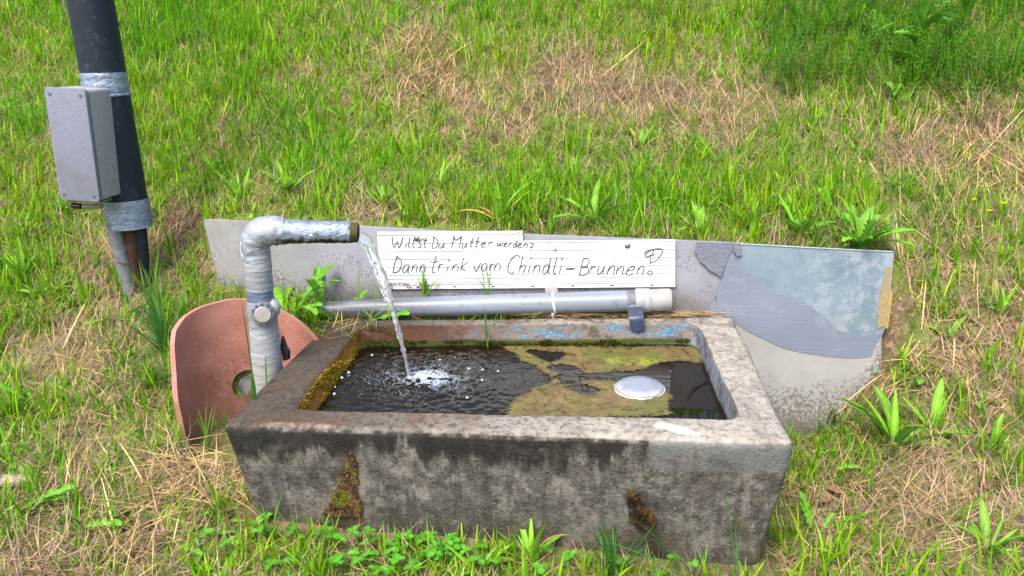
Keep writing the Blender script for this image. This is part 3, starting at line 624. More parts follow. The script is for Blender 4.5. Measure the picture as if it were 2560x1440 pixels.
# handwriting: pen strokes, in the two enlarged frames they were read from
L1 = [[(255, 135), (262, 210), (290, 312), (345, 215), (370, 322), (435, 140)], [(487, 255), (465, 312)], [(478, 160), (482, 170)], [(545, 145), (518, 275), (530, 306), (552, 300)], [(612, 150), (588, 275), (600, 312), (622, 302)],
 [(728, 213), (690, 216), (692, 248), (722, 278), (702, 310), (660, 306)], [(805, 143), (772, 262), (780, 310), (802, 304)], [(752, 203), (822, 196)], [(925, 130), (912, 225), (895, 322)], [(908, 150), (958, 162), (986, 230), (962, 308), (898, 326)], [(942, 188), (944, 192)],
 [(1020, 256), (1000, 302), (1030, 322), (1075, 272), (1094, 232)], [(1090, 244), (1076, 312), (1102, 312)], [(1247, 125), (1230, 220), (1208, 328)], [(1247, 125), (1275, 192), (1372, 132)], [(1372, 132), (1350, 230), (1328, 322)], [(1395, 244), (1374, 300), (1400, 322), (1440, 272), (1455, 240)], [(1452, 248), (1440, 312), (1462, 316)], [(1440, 160), (1442, 164)],
 [(1557, 142), (1520, 265), (1514, 300), (1538, 300)], [(1492, 213), (1562, 225)], [(1642, 138), (1604, 265), (1598, 300), (1628, 296)], [(1580, 213), (1662, 214)], [(1690, 272), (1742, 252), (1742, 226), (1704, 236), (1684, 282), (1700, 306), (1748, 296)], [(1812, 228), (1798, 302)], [(1806, 252), (1830, 226), (1866, 226)],
 [(1942, 232), (1944, 292), (1985, 250), (1986, 292), (2036, 228)], [(2052, 272), (2096, 256), (2090, 234), (2060, 250), (2044, 282), (2064, 302), (2104, 290)], [(2146, 234), (2118, 304)], [(2134, 262), (2160, 240), (2182, 246)], [(2246, 250), (2206, 266), (2198, 304), (2234, 296), (2262, 185)], [(2248, 246), (2246, 312)],
 [(2272, 288), (2322, 266), (2316, 244), (2284, 260), (2268, 296), (2290, 318), (2332, 304)], [(2372, 252), (2348, 318)], [(2360, 284), (2402, 250), (2422, 264), (2404, 322)], [(2470, 254), (2500, 243), (2522, 265), (2500, 295), (2472, 308), (2484, 318), (2502, 310)], [(2470, 346), (2484, 348)],
 [(342, 440), (300, 562), (268, 714)], [(318, 458), (380, 488), (406, 560), (390, 642), (342, 700), (266, 718)], [(534, 588), (462, 600), (424, 682), (450, 718), (500, 662), (538, 592)], [(532, 600), (508, 712), (526, 716)], [(592, 596), (566, 710)], [(578, 645), (626, 588), (658, 610), (638, 714)], [(716, 592), (692, 710)], [(704, 642), (750, 588), (788, 620), (768, 710)],
 [(967, 446), (925, 580), (898, 685), (915, 718), (948, 704)], [(865, 538), (930, 546), (1002, 526)], [(1012, 576), (988, 704)], [(998, 634), (1040, 580), (1084, 590)], [(1157, 602), (1126, 700)], [(1176, 488), (1156, 530), (1180, 520)], [(1237, 582), (1212, 692)], [(1225, 642), (1276, 588), (1312, 610), (1304, 692)], [(1402, 470), (1378, 580), (1352, 684)], [(1468, 548), (1370, 632), (1434, 684)],
 [(1562, 572), (1596, 694), (1674, 556)], [(1742, 562), (1690, 608), (1688, 672), (1732, 684), (1772, 630), (1766, 574), (1742, 562)], [(1836, 566), (1812, 684)], [(1825, 624), (1870, 574), (1902, 600), (1890, 684)], [(1894, 632), (1952, 568), (1988, 600), (1976, 684)],
 [(2304, 472), (2260, 434), (2190, 470), (2122, 580), (2108, 680), (2150, 722), (2214, 710)], [(2352, 430), (2318, 580), (2278, 724)], [(2300, 634), (2360, 590), (2392, 622), (2348, 728)]]
L2 = [[(162, 466), (128, 600)], [(165, 350), (185, 350), (175, 365)], [(237, 466), (202, 594)], [(214, 544), (270, 464), (317, 482), (298, 594)], [(466, 460), (400, 472), (364, 560), (390, 598), (445, 542), (498, 340)], [(476, 470), (448, 582), (478, 588)], [(592, 330), (560, 460), (533, 560), (545, 602), (578, 596)], [(662, 466), (626, 604)], [(690, 342), (660, 382), (680, 385)], [(722, 515), (895, 516)], [(735, 535), (860, 534)],
 [(1012, 368), (980, 500), (946, 632)], [(1008, 370), (1080, 364), (1107, 410), (1060, 482), (984, 512)], [(984, 512), (1070, 500), (1094, 552), (1042, 622), (946, 634)], [(1147, 488), (1106, 604)], [(1130, 534), (1180, 488), (1218, 510)], [(1267, 478), (1234, 592), (1270, 612), (1330, 532), (1354, 478)], [(1350, 490), (1324, 592), (1348, 614)], [(1432, 488), (1386, 630)], [(1410, 562), (1480, 480), (1517, 502), (1488, 626)], [(1514, 404), (1516, 436)],
 [(1572, 488), (1531, 630)], [(1550, 562), (1620, 488), (1658, 512), (1632, 630)], [(1708, 562), (1800, 542), (1838, 502), (1790, 488), (1722, 540), (1698, 602), (1750, 628), (1824, 600)], [(1902, 488), (1867, 624)], [(1880, 562), (1950, 478), (1988, 512), (1952, 630)], [(2080+38*math.cos(a), 590+34*math.sin(a)) for a in np.linspace(0, 6.28, 12)],
 [(2075, 465), (2085, 410), (2096, 350)], [(2090, 434), (2180, 392), (2232, 340)], [(2222, 338), (2272, 272), (2266, 210), (2150, 208), (2052, 258), (2008, 308), (2040, 332), (2165, 290)], [(2145, 214), (2126, 265), (2108, 318)], [(2060, 310), (2150, 300)], [(1980, 295), (2000, 260), (2060, 228), (2145, 214)], [(572, 180), (574, 215), (545, 245)], [(478, 104), (462, 120)]]
def write(name, label, strokes):
    mb = MB()
    for org, st_ in strokes:
        pts = [board(org[0]+x/6.4, org[1]+y/6.4, .0158)+BU*random.gauss(0, .0003) for x, y in catmull(st_)]; n = len(pts); vs = []
        for i, p in enumerate(pts):
            t = pts[min(i+1, n-1)]-pts[max(i-1, 0)]; t = t/(np.linalg.norm(t)+1e-9); s_ = np.cross(t, BN); w = .0020*(1 if 0 < i < n-1 else .7)*random.uniform(.8, 1.15); vs += [p+s_*w, p-s_*w]
        mb.add(vs, [(2*i, 2*i+1, 2*i+3, 2*i+2) for i in range(n-1)])
    o = mb.build(name, INK, sign, fix=False); o['label'] = label; return o
b = NB('pen_ink'); n2 = b.noise(150, 4, .8); b.bsdf(b.ramp(n2, [(.35, (.06, .06, .09)), (.7, (.19, .195, .25))]), .6, 0, None, .3); INK = b.m
WORDS = {'Willst': (0, 940+840/6.4), 'Du': (0, 940+1130/6.4), 'Mutter': (0, 940+1890/6.4), 'werden?': (0, 9999), 'Dann': (1, 940+820/6.4), 'trink': (1, 940+1500/6.4), 'vom': (1, 940+2040/6.4), 'Chindli': (1, 1300+705/6.4), 'dash': (1, 1300+915/6.4), 'Brunnen': (1, 1300+1995/6.4), 'scribbled exclamation mark': (1, 9999)}
up1 = [((940, 570), s_) for s_ in L1 if max(q[1] for q in s_) < 380]; lo1 = [((940, 570), s_) for s_ in L1 if max(q[1] for q in s_) >= 380]; lo2 = [((1300, 590), s_) for s_ in L2[:-2]]
for row_, allst in ((0, up1), (1, lo1+lo2)):
    prev = 0
    for wd, (r_, lim) in WORDS.items():
        if r_ != row_: continue
        mine = [(o_, s_) for o_, s_ in allst if prev <= o_[0]+np.mean([q[0] for q in s_])/6.4 < lim]; prev = lim
        if mine: write('lettering', 'handwritten '+wd, mine)
for s_ in L2[-2:]: write('pen_mark', 'stray pen mark', [((1300, 590), s_)])

# ------------------------------------------------------------------ grey drain pipe lying in front of the board
YP = .905
pa = at_y(800, 775, YP); pb = at_y(1600, 751, YP)
r0, r1 = pxm(pa, 21.5), pxm(pb, 26.5); dp = (pb-pa)
b = NB('pvc_grey'); n1 = b.noise(1, 5, .6, b.scale(b.P, (4, 60, 60))); n2 = b.noise(28, 5, .7); NZ = b.sep(b.Nn)[2]; X = b.sep(b.P)[0]
base = b.mix(b.mr(X, .15, .55), (.10, .105, .115), (.23, .265, .315)); base = b.mix(b.mr(n1, .45, .65, 0, .5), base, (.31, .355, .41)); base = b.mix(b.mr(n2, .6, .68, 0, .6), base, (.13, .135, .14))
b.bsdf(base, .42, 0, b.bump(n1, .1, .003), .5); PVC = b.m
pipe = empty('drain_pipe', (pa+pb)/2); tag(pipe, 'grey plastic drain pipe lying along the back rim below the sign', 'pipe')
mb = MB(); mb.tube([pa+dp*t for t in np.linspace(-.03, 1.0, 30)], [r0+(r1-r0)*sm(t, 0, .35) for t in np.linspace(-.03, 1, 30)], 28); mb.build('tube', PVC, pipe, True)
du = dp/np.linalg.norm(dp); E0 = at_y(1566, 752.5, YP); E1 = at_y(1678, 750, YP); rr_ = r1
b = NB('cloudy_plastic'); n1 = b.noise(20, 4); b.bsdf(b.mix(b.mr(n1, .4, .6), (.50, .48, .44), (.60, .58, .55)), .35, 0, None, .5, .25, 1.3); CAPM = b.m
e = lambda u: pa+du*np.dot(at_y(u, 751, YP)-pa, du)
mb = MB(); mb.tube([e(1588), e(1590), e(1624), e(1626), e(1672), e(1678)], [rr_*1.05, rr_*1.13, rr_*1.13, rr_*1.05, rr_*1.05, rr_*.95], 28); mb.build('end_cap', CAPM, pipe, True)
mb = MB(); mb.tube([e(1589.5), e(1592), e(1608), e(1610)], [rr_*1.135, rr_*1.15, rr_*1.15, rr_*1.135], 28); mb.build('sleeve_ring', simple('ring_grey', (.40, .42, .46), .4), pipe, True)
BLK = simple('black_tape', (.045, .06, .11), .4, 0, .3, 60, .15)
mb = MB(); mb.tube([e(1567), e(1589)], rr_*1.02, 28, False); mb.build('tape_band', simple('tape_worn', (.17, .18, .21), .5, 0, .4, 50), pipe, True)
mb = MB(); n = 10; vs = []
for i in range(n):                              # limp strap that hangs from the pipe into the trough
    t = i/(n-1); yq = YP-rr_*.8-.004-.068*sm(t, 0, .55); a = at_y(1566+t*12, 762+t*66, yq); c = at_y(1607+t*4, 760+t*64, yq); m = (a+c)/2-np.array((0, .006, 0)); vs += [a, m, c]
fs = [(3*i+j, 3*i+j+1, 3*i+j+4, 3*i+j+3) for i in range(n-1) for j in range(2)]
mb.add(vs, fs); bk = [(p[0], p[1]+.002, p[2]) for p in vs]; mb.add(bk, [f[::-1] for f in fs]); mb.build('hanging_strap', BLK, pipe, True, fix=False)
WTIE = simple('tie_white', (.78, .79, .80), .4, 0, .08)
tie = empty('cable_tie', e(1384)); tag(tie, 'white cable tie strapped round the grey drain pipe', 'cable tie')
cc = e(1386); ring = []
t1 = np.array((0, 0, 1.))-du*du[2]; t1 /= np.linalg.norm(t1); t2 = np.cross(du, t1)
vs = []; N_ = 36
for k in range(N_):
    a = 6.283*k/N_; rd = rr_*1.012
    for w, d_ in ((-.0045, 0), (.0045, 0), (.0045, .0018), (-.0045, .0018)): vs.append(cc+du*(w-.004*math.cos(a))+(t1*math.cos(a)+t2*math.sin(a))*(rd+d_))
mb = MB(); mb.add(vs, [(4*k+j, 4*k+(j+1) % 4, 4*((k+1) % N_)+(j+1) % 4, 4*((k+1) % N_)+j) for k in range(N_) for j in range(4)]); mb.build('band', WTIE, tie, True)
hp = at_y(1382, 783, YP-rr_*.55); mb = MB(); mb.box(hp, (.010, .007, .016)); mb.build('lock', WTIE, tie, False, .0012)
mb = MB(); mb.tube([hp-np.array((0, 0, .006)), hp+np.array((.001, -.004, -.024)), hp+np.array((.002, -.004, -.034))], .0025, 4); mb.build('tail', WTIE, tie)
mb = MB(); P = [at_y(u, v, YP+.02) for u, v in [(1362, 722), (1375, 716), (1392, 717), (1396, 736), (1366, 738)]]; mb.prism(P, (0, .003, 0)); mb.build('tag', simple('tie_tag', (.55, .52, .5), .5), tie)
# ------------------------------------------------------------------ taped standpipe with spout
def tapemat(name, c, rough, metal, wr=.6, sc=(30, 30, 90), dirt=None):
    b = NB(name); n1 = b.noise(1, 6, .65, b.scale(b.P, sc), .8); n2 = b.noise(40, 5, .7); NZ = b.sep(b.Nn)[2]
    base = b.ramp(n1, [(.3, tuple(x*.72 for x in c)), (.7, tuple(min(1, x*1.18) for x in c))])
    if dirt: base = b.mix(b.math('MULTIPLY', b.mr(b.math('ADD', NZ, b.math('MULTIPLY', b.math('SUBTRACT', n2, .5), 1.1)), -.35, -.6), .95), base, dirt)
    base = b.mix(b.mr(n2, .62, .72, 0, .45), base, tuple(x*.35 for x in c))
    b.bsdf(base, b.mr(n1, .3, .7, rough-.08, rough+.12), metal, b.bump(n1, wr, .006), .5); return b.m
T_SIL = tapemat('silver_tape', (.36, .44, .56), .30, .5, 1.0, (46, 46, 70), (.07, .045, .02))
T_GRY = tapemat('grey_tape', (.33, .35, .385), .5, .1, .35, (10, 10, 120))
T_OLD = tapemat('aged_tape', (.37, .36, .345), .65, .0, .35, (12, 12, 100))
T_WHT = tapemat('pale_tape', (.41, .425, .45), .55, .05, .3, (14, 14, 90))
T_BLU = tapemat('blue_tape', (.15, .20, .31), .45, .1, .25, (20, 20, 40))
stand = empty('standpipe', (-.06, .42, .1)); tag(stand, 'tape wrapped standpipe with bent spout pouring water into the trough', 'standpipe')
def sp(u, v, Y=.42): return at_y(u, v, Y)
def wrap(amp, seed, k=1.0):
    def w(i, th, p): return amp*(mnoise.noise(Vector((math.cos(th)*2.2*k, math.sin(th)*2.2*k, i*.45*k+seed)))+.5*mnoise.noise(Vector((math.cos(th)*6, math.sin(th)*6, i*.9+seed))))+.022*((i*.16+th*.16+seed) % 1)
    return w
def seg(name, m, pts, px, amp=.03, seed=0, n=26, k=22, parent=None, Ys=None):
    P = [sp(u, v, (Ys[i] if Ys else .42)) for i, (u, v) in enumerate(pts)]; C_ = catmull(P, max(2, k//max(1, len(P)-1))); m_ = len(C_)
    rs = np.interp(np.linspace(0, 1, m_), np.linspace(0, 1, len(px)), px); rs = [pxm(c, r) for c, r in zip(C_, rs)]
    mb = MB(); mb.tube(C_, rs, n, True, wrap(amp, seed)); o = mb.build(name, m, parent or stand, True); return o, C_, rs
seg('pipe_foot', simple('iron_dark', (.10, .095, .09), .6, .3), [(680, 1075), (672, 975)], [26, 27], 0)
seg('tape_wrap', T_OLD, [(674, 985), (669, 930), (664, 880)], [38, 38, 36], .035, 3)
seg('tape_wrap', T_WHT, [(665, 884), (661, 840), (658, 808)], [35.5, 35, 33.5], .03, 9)
seg('tape_wrap', T_GRY, [(659, 812), (655, 770), (652, 748)], [34.5, 36.5, 33], .05, 15)
seg('tape_wrap', T_BLU, [(653, 756), (650, 735), (649, 716)], [32.5, 32.4, 32.2], .012, 21)
seg('tape_wrap', T_GRY, [(649.5, 722), (647, 695), (645.5, 668)], [33, 33, 32.5], .02, 27)
seg('tape_wrap', T_WHT, [(646, 672), (643, 650), (641, 632)], [33.2, 33.5, 34], .035, 33)
seg('elbow', tapemat('elbow_tape', (.42, .46, .52), .42, .3, .8, (30, 30, 50)), [(641, 646), (638, 620), (640, 600), (655, 581), (685, 576), (712, 577)], [34, 36, 38, 38, 37, 32], .05, 40, 28, 30, None, [.42, .42, .42, .422, .425, .43])
seg('spout', T_SIL, [(690, 577), (730, 579), (790, 580), (840, 580), (878, 581)], [34.5, 29.5, 27.5, 27.5, 27], .10, 55, 30, 44, None, [.426, .432, .44, .448, .455])
o, C_, rs = seg('lining', simple('rusty_pipe', (.17, .125, .06), .85, .1, .7, 60, .9, .2, (.05, .06, .012), 60, .42, .55), [(868, 581), (885, 581.5), (896, 582)], [25.5, 25, 23], .05, 70, 24, 8, None, [.453, .456, .458])
mdir = C_[-1]-C_[-2]; mdir /= np.linalg.norm(mdir)
mb = MB(); mb.lathe(C_[-1]+mdir*.0006, [(rs[-1]*.86, 0), (rs[-1]*.5, .0004), (.001, .0006)], 20, ax_of(mdir)); mb.build('mouth', DARK, stand)
for i, (u, v, z) in enumerate([(735, 588, 0), (777, 587, 0)]):
    p = sp(u, v, .405); mb = MB(); mb.box(p, (.011 if i else .006, .002, .006)); mb.build('tape_scrap', simple('scrap_white', (.85, .86, .88), .4), stand)
mb = MB(); P = [sp(u, v, .385) for u, v in [(600, 606), (610, 604), (612, 645), (606, 648), (600, 625)]]; mb.prism(P, (0, .003, 0)); mb.build('tape_flap', simple('flap_white', (.85, .85, .84), .5), stand)
# stop valve on the front of the pipe
vc = sp(657, 785, .368); vd = CAM-vc; vd[2] *= .3; vd /= np.linalg.norm(vd); A = ax_of(vd)
mb = MB(); mb.lathe(vc, [(pxm(vc, 29), -.03), (pxm(vc, 29), -.004), (pxm(vc, 27), .001), (pxm(vc, 22.5), .002)], 28, A); vb = mb.build('valve_body', simple('valve_grey', (.30, .30, .29), .6, .2, .3), stand, True)
mb = MB(); mb.lathe(vc+vd*.002, [(pxm(vc, 20.5), 0), (pxm(vc, 20.5), .009), (pxm(vc, 18.5), .012), (.001, .0125)], 28, A); mb.build('valve_cap', simple('cap_beige', (.46, .44, .40), .6, .1, .15), vb, True)
for a in np.linspace(.5, 2.64, 5):
    d3 = np.array(A @ Vector((math.cos(a), math.sin(a), 0))); d3 = d3 if True else d3; q = vc+d3*pxm(vc, 25)+vd*.003; mb = MB(); mb.box(q, (.008, .008, .012), A); mb.build('valve_lug', simple('lug_blue', (.12, .15, .22), .5), vb, False, .001)
mb = MB(); mb.box(vc+vd*.008+np.array((.001, 0, -pxm(vc, 22))), (.003, .004, .014)); mb.build('valve_pin', simple('pin', (.5, .46, .36), .5, .3), vb)
bu = sp(685, 768, .415); mb = MB(); mb.lathe(bu-np.array((0, 0, .03)), [(pxm(bu, 8), 0), (pxm(bu, 13), .012), (pxm(bu, 15), .03), (pxm(bu, 11), .05), (.002, .058)], 18); mb.build('side_boss', T_WHT, stand, True)
mb = MB(); P = [sp(u, v, .44) for u, v in [(703, 842), (712, 868), (720, 880), (719, 900), (708, 903), (700, 870)]]; mb.prism(P, (.004, .012, 0)); mb.build('rubber_flap', simple('rubber_black', (.02, .02, .025), .5), stand)
# ------------------------------------------------------------------ terracotta half pipe behind the standpipe
SC = np.array((-.098, .42)); SR = .245
b = NB('terracotta'); n1 = b.noise(9, 6, .65); n2 = b.noise(120, 4, .75); n3 = b.noise(38, 5, .7); X, Y, Z = b.sep(b.P)[:3]
base = b.ramp(n1, [(.3, (.40, .15, .105)), (.7, (.58, .26, .20))]); base = b.mix(b.math('MULTIPLY', b.mr(n2, .56, .66), b.mr(n3, .40, .56, .15, .9)), base, (.62, .43, .33)); base = b.mix(b.mr(n3, .58, .70, 0, .45), base, (.55, .30, .24))
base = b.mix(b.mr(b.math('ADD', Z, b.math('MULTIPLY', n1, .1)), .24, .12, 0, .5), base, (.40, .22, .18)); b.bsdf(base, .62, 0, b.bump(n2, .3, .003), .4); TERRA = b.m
shell = empty('clay_pipe_half', (SC[0]-.15, SC[1]+.15, .08)); tag(shell, 'terracotta half pipe standing on end behind the taped standpipe', 'clay pipe')
HA, HZ, HR = R_(124), .19, .055
def ztop(a): d = math.degrees(a); return float(np.interp(d, [55, 75, 95, 110, 125, 150, 165, 178, 184, 190, 197], [.36, .425, .475, .503, .513, .510, .497, .470, .43, .335, .25]))
na, nz = 96, 56; a0_, a1_ = R_(55), R_(197); vin, vout = [], []; keepv = {}
for i in range(na+1):
    a = a0_+(a1_-a0_)*i/na; zt_ = ztop(a)
    for j in range(nz+1):
        z = -.02+(zt_+.02)*j/nz; lean = (z-.2)*.03
        for lst, r in ((vin, SR), (vout, SR+.016)):
            rr2 = r+.002*mnoise.noise(Vector((a*3, z*9, 1)))
            lst.append((SC[0]+rr2*math.cos(a)-lean, SC[1]+rr2*math.sin(a), z))
def holed(i, j):
    a = a0_+(a1_-a0_)*(i+.5)/na; z = -.02+(ztop(a)+.02)*(j+.5)/nz; return ((a-HA)*SR)**2+(z-HZ)**2 < HR**2
k = nz+1; n0 = len(vin); fs = []; solid = np.array([[not holed(i, j) for j in range(nz)] for i in range(na)])
# pull the rim of the hole onto a true circle
for i in range(na+1):
    for j in range(nz+1):
        a = a0_+(a1_-a0_)*i/na; z = -.02+(ztop(a)+.02)*j/nz; d = math.hypot((a-HA)*SR, z-HZ)
        if abs(d-HR) < .0075 and d > 1e-4:
            s_ = HR/d; a2 = HA+(a-HA)*s_; z2 = HZ+(z-HZ)*s_; lean = (z2-.2)*.03
            vin[i*k+j] = (SC[0]+SR*math.cos(a2)-lean, SC[1]+SR*math.sin(a2), z2); r = SR+.016; vout[i*k+j] = (SC[0]+r*math.cos(a2)-lean, SC[1]+r*math.sin(a2), z2)
for i in range(na):
    for j in range(nz):
        if not solid[i, j]: continue
        A_, B_, C2, D_ = i*k+j, (i+1)*k+j, (i+1)*k+j+1, i*k+j+1
        fs += [(A_, D_, C2, B_), (n0+A_, n0+B_, n0+C2, n0+D_)]
        for (di, dj, p, q) in ((-1, 0, A_, D_), (1, 0, B_, C2), (0, -1, A_, B_), (0, 1, D_, C2)):
            ii, jj = i+di, j+dj
            if ii < 0 or ii >= na or jj < 0 or jj >= nz or not solid[ii, jj]: fs.append((p, q, n0+q, n0+p))
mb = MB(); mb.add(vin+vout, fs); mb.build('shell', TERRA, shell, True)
hc = np.array((SC[0]+SR*math.cos(HA), SC[1]+SR*math.sin(HA), HZ))
feed = empty('feed_pipe', hc); tag(feed, 'short metal feed pipe coming through the hole in the clay half pipe', 'pipe')
q0 = hc+np.array((-.06, .07, -.005)); q1 = hc+np.array((.075, -.09, .0)); mb = MB(); mb.tube([q0+(q1-q0)*t for t in np.linspace(0, 1, 8)], .032, 22); mb.build('tube', simple('galv_pipe', (.33, .34, .35), .4, .6, .4, 30), feed, True)
q2 = q1+(q1-q0)*.18; mb = MB(); mb.tube([q1, q1+(q2-q1)*.2, q2], [.036, .038, .036], 8); mb.build('brass_nut', simple('brass', (.32, .20, .06), .45, .7, .5, 40), feed)
q3 = np.array((-.065, .42, .2)); mb = MB(); mb.tube([q2, (q2+q3)/2+np.array((0, 0, -.006)), q3], .028, 18); mb.build('elbow_tube', simple('galv_dull', (.25, .25, .25), .5, .5, .4), feed, True)

# ------------------------------------------------------------------ black pole with its meter box
YQ = .985
b = NB('black_plastic'); n1 = b.noise(24, 6, .75); n2 = b.noise(140, 3, .7); base = b.mix(b.mr(n1, .52, .68, 0, .5), (.014, .021, .036), (.07, .09, .125)); base = b.mix(b.mr(n2, .70, .74, 0, .6), base, (.3, .3, .3))
b.bsdf(base, b.mr(n1, .3, .7, .38, .6), 0, b.bump(n1, .15, .003), .28); PBLK = b.m
pole = empty('black_pole', at_y(335, 735, YQ)); tag(pole, 'leaning black pole with silver tape bands at the upper left', 'pole')
p_lo = at_y(315, 500, YQ); p_hi = at_y(226, 0, YQ); up_ = (p_hi-p_lo); R_P = pxm(p_hi, 56)*.965
def pol(t): return p_lo+up_*t
mb = MB(); mb.tube([pol(t) for t in np.linspace(-.04, 2.2, 24)], R_P, 40); mb.build('sleeve', PBLK, pole, True)
tv = lambda v: (500-v)/500.
mb = MB(); mb.tube([pol(tv(v)) for v in np.linspace(226, 172, 16)], [R_P*(1.012+.004*math.sin(i*1.1)) for i in range(16)], 48, False, wrap(.016, 5, 1.6)); mb.build('tape_band', T_SIL, pole, True)
mb = MB(); mb.tube([pol(tv(v))+np.array((0, 0, .0)) for v in np.linspace(230, 218, 8)], [R_P*(1.03+.03*math.sin(i*.9)) for i in range(8)], 48, False, wrap(.05, 8, 2.2)); mb.build('tape_crumple', T_SIL, pole, True)
mb = MB(); mb.tube([pol(tv(v)) for v in np.linspace(572, 496, 16)], [R_P*1.05 for i in range(16)], 48, False, wrap(.022, 15, 1.4)); mb.build('tape_band', T_SIL, pole, True)
def leg(name, m, u0, v0, u1, v1, px, Y0, Y1, n=18):
    a, c = at_y(u0, v0, Y0), at_y(u1, v1, Y1); c = c+(c-a)*.35; mb = MB(); mb.tube([a+(c-a)*t for t in np.linspace(0, 1, 6)], pxm(a, px), n); return mb.build(name, m, pole, True)
leg('conduit', simple('conduit_grey', (.21, .215, .23), .6, 0, .35, 40, .3, .4, (.08, .07, .06)), 283, 555, 326, 730, 18.5, .935, .94)
leg('inner_post', simple('rust_post', (.10, .042, .026), .75, 0, .4, 40, .4, .3, (.03, .02, .018)), 321, 555, 347, 735, 19, .965, .96)
leg('sleeve_half', PBLK, 347, 555, 364, 735, 17, .985, .985)
mb = MB(); c_ = at_y(325, 660, .96); mb.tube([at_y(285, 655, .915), at_y(310, 660, .905), at_y(340, 660, .93), at_y(352, 659, .96)], .0022, 6); mb.build('wire', simple('wire_dark', (.09, .08, .07), .5, .5), pole)
# meter box
b = NB('box_grey'); n1 = b.noise(170, 4, .7); n2 = b.noise(6, 5, .6); base = b.ramp(n1, [(.3, (.20, .215, .28)), (.7, (.28, .295, .37))]); base = b.mix(b.mr(n2, .5, .66, 0, .4), base, (.18, .18, .195)); base = b.mix(b.mr(b.noise(55, 5, .8), .68, .74, 0, .5), base, (.5, .5, .5)); b.bsdf(base, .62, .05, b.bump(n1, .25, .002), .35); BOXM = b.m
b = NB('box_side_lightened'); n1 = b.noise(60, 5, .7); base = b.ramp(n1, [(.3, (.34, .34, .345)), (.7, (.44, .435, .43))]); b.bsdf(base, .6, 0, b.bump(n1, .15, .002), .35); BOXS = b.m  # housing colour lightened to make up for weak light on the box side
YF = .785; tlp, trp, blp, brp = (at_y(u, v, YF) for u, v in ((107, 220), (213, 220), (153, 504), (247, 502)))
bxv = ((tlp-blp)+(trp-brp))/2; H_ = np.linalg.norm(bxv); bxv /= H_; bxu = np.array((1., 0, 0)); bxu = bxu-bxv*np.dot(bxu, bxv); bxu /= np.linalg.norm(bxu); bxn = np.cross(bxu, bxv); bxn = bxn if bxn[1] < 0 else -bxn
ctr = (tlp+trp+blp+brp)/4; W_ = (np.linalg.norm(tlp-trp)+np.linalg.norm(blp-brp))/2
Mx = Matrix((bxu, -bxn, bxv)).transposed()
mbox = empty('meter_box', ctr-bxv*H_/2+np.array((0, .06, 0))); tag(mbox, 'grey metal junction box with four screws strapped to the black pole', 'box')
def rrect(w, h, r, n=5):
    o = []
    for cx, cz, a in ((w/2-r, h/2-r, 0), (-w/2+r, h/2-r, 90), (-w/2+r, -h/2+r, 180), (w/2-r, -h/2+r, 270)):
        for k in range(n): t = R_(a+90*k/(n-1)); o.append((cx+r*math.cos(t), cz+r*math.sin(t)))
    return o
def slab(name, m, w, h, r, d0, d1, bev=.002):
    P = [ctr+bxu*x+bxv*z+bxn*d1 for x, z in rrect(w, h, r)]; mb = MB(); mb.prism(P, bxn*(d0-d1)); return mb.build(name, m, mbox, True, bev)
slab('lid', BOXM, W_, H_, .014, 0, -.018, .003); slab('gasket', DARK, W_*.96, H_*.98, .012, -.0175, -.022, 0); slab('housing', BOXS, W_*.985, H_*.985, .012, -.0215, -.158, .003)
for sx, sz in ((-1, 1), (1, 1), (-1, -1), (1, -1)):
    p = ctr+bxu*sx*(W_/2-.019)+bxv*sz*(H_/2-.022); mb = MB(); mb.lathe(p, [(.0068, -.001), (.0068, .001), (.006, .0018), (.0003, .002)], 16, ax_of(bxn)); s1 = mb.build('screw', simple('screw_grey', (.22, .22, .24), .5, .3), mbox, True)
    mb = MB(); mb.box(p+bxn*.002, (.0095, .0016, .0008), Matrix(ax_of(bxn)) @ Matrix.Rotation(random.uniform(.6, 1.6), 3, 'Z')); mb.build('screw_slot', DARK, s1)
gp = ctr-bxv*(H_/2+.010)-bxn*.06
mb = MB(); mb.box(gp+bxv*.004, (.12, .07, .008), Mx); mb.build('bracket', simple('bracket_old', (.30, .29, .17), .7, .2, .4, 30), mbox, False, .001)
g2 = gp-bxv*.016; mb = MB(); mb.tube([g2-bxu*.055+bxn*.03, g2-bxu*.02+bxn*.03], .011, 14); mb.build('latch', simple('latch_black', (.03, .03, .032), .35, .3), mbox, True)
mb = MB(); mb.tube([g2-bxu*.015+bxn*.03, g2+bxu*.05+bxn*.01], [.010, .009], 12); mb.build('latch_arm', simple('latch_moss', (.27, .27, .18), .7, .1, .4, 40), mbox, True)
# ------------------------------------------------------------------ grass: how green and how long, read off the bank on a coarse grid
GREEN = ["7789865556776666", "7777765433346665", "6676766565544544", "5545567899999954", "5545554555555444", "5555555555555444", "6665555555555455", "5545555555555545", "5556555555556545"]
LONG = ["4598644555543333", "4456544333344333", "4455455444445455", "4444556888877655", "6555556555555544", "6576666555555445", "5556666555555455", "4445555555555544", "4344333333334545"]
CP = []; CG = []; CL = []
for j in range(9):
    for i in range(16):
        p = spot(80+160*i, 80+160*j); CP.append(p[:2]); CG.append(int(GREEN[j][i])/9); CL.append(int(LONG[j][i])/9)
CP = np.array(CP); CG = np.array(CG); CL = np.array(CL)
def field(x, y, vals):                          # smooth interpolation of the grid on the ground plane
    out = np.zeros(len(x))
    for s in range(0, len(x), 20000):
        d2 = (x[s:s+20000, None]-CP[:, 0])**2+(y[s:s+20000, None]-CP[:, 1])**2
        w = 1/(d2+.006)**1.6; out[s:s+20000] = (w*vals).sum(1)/w.sum(1)
    return out
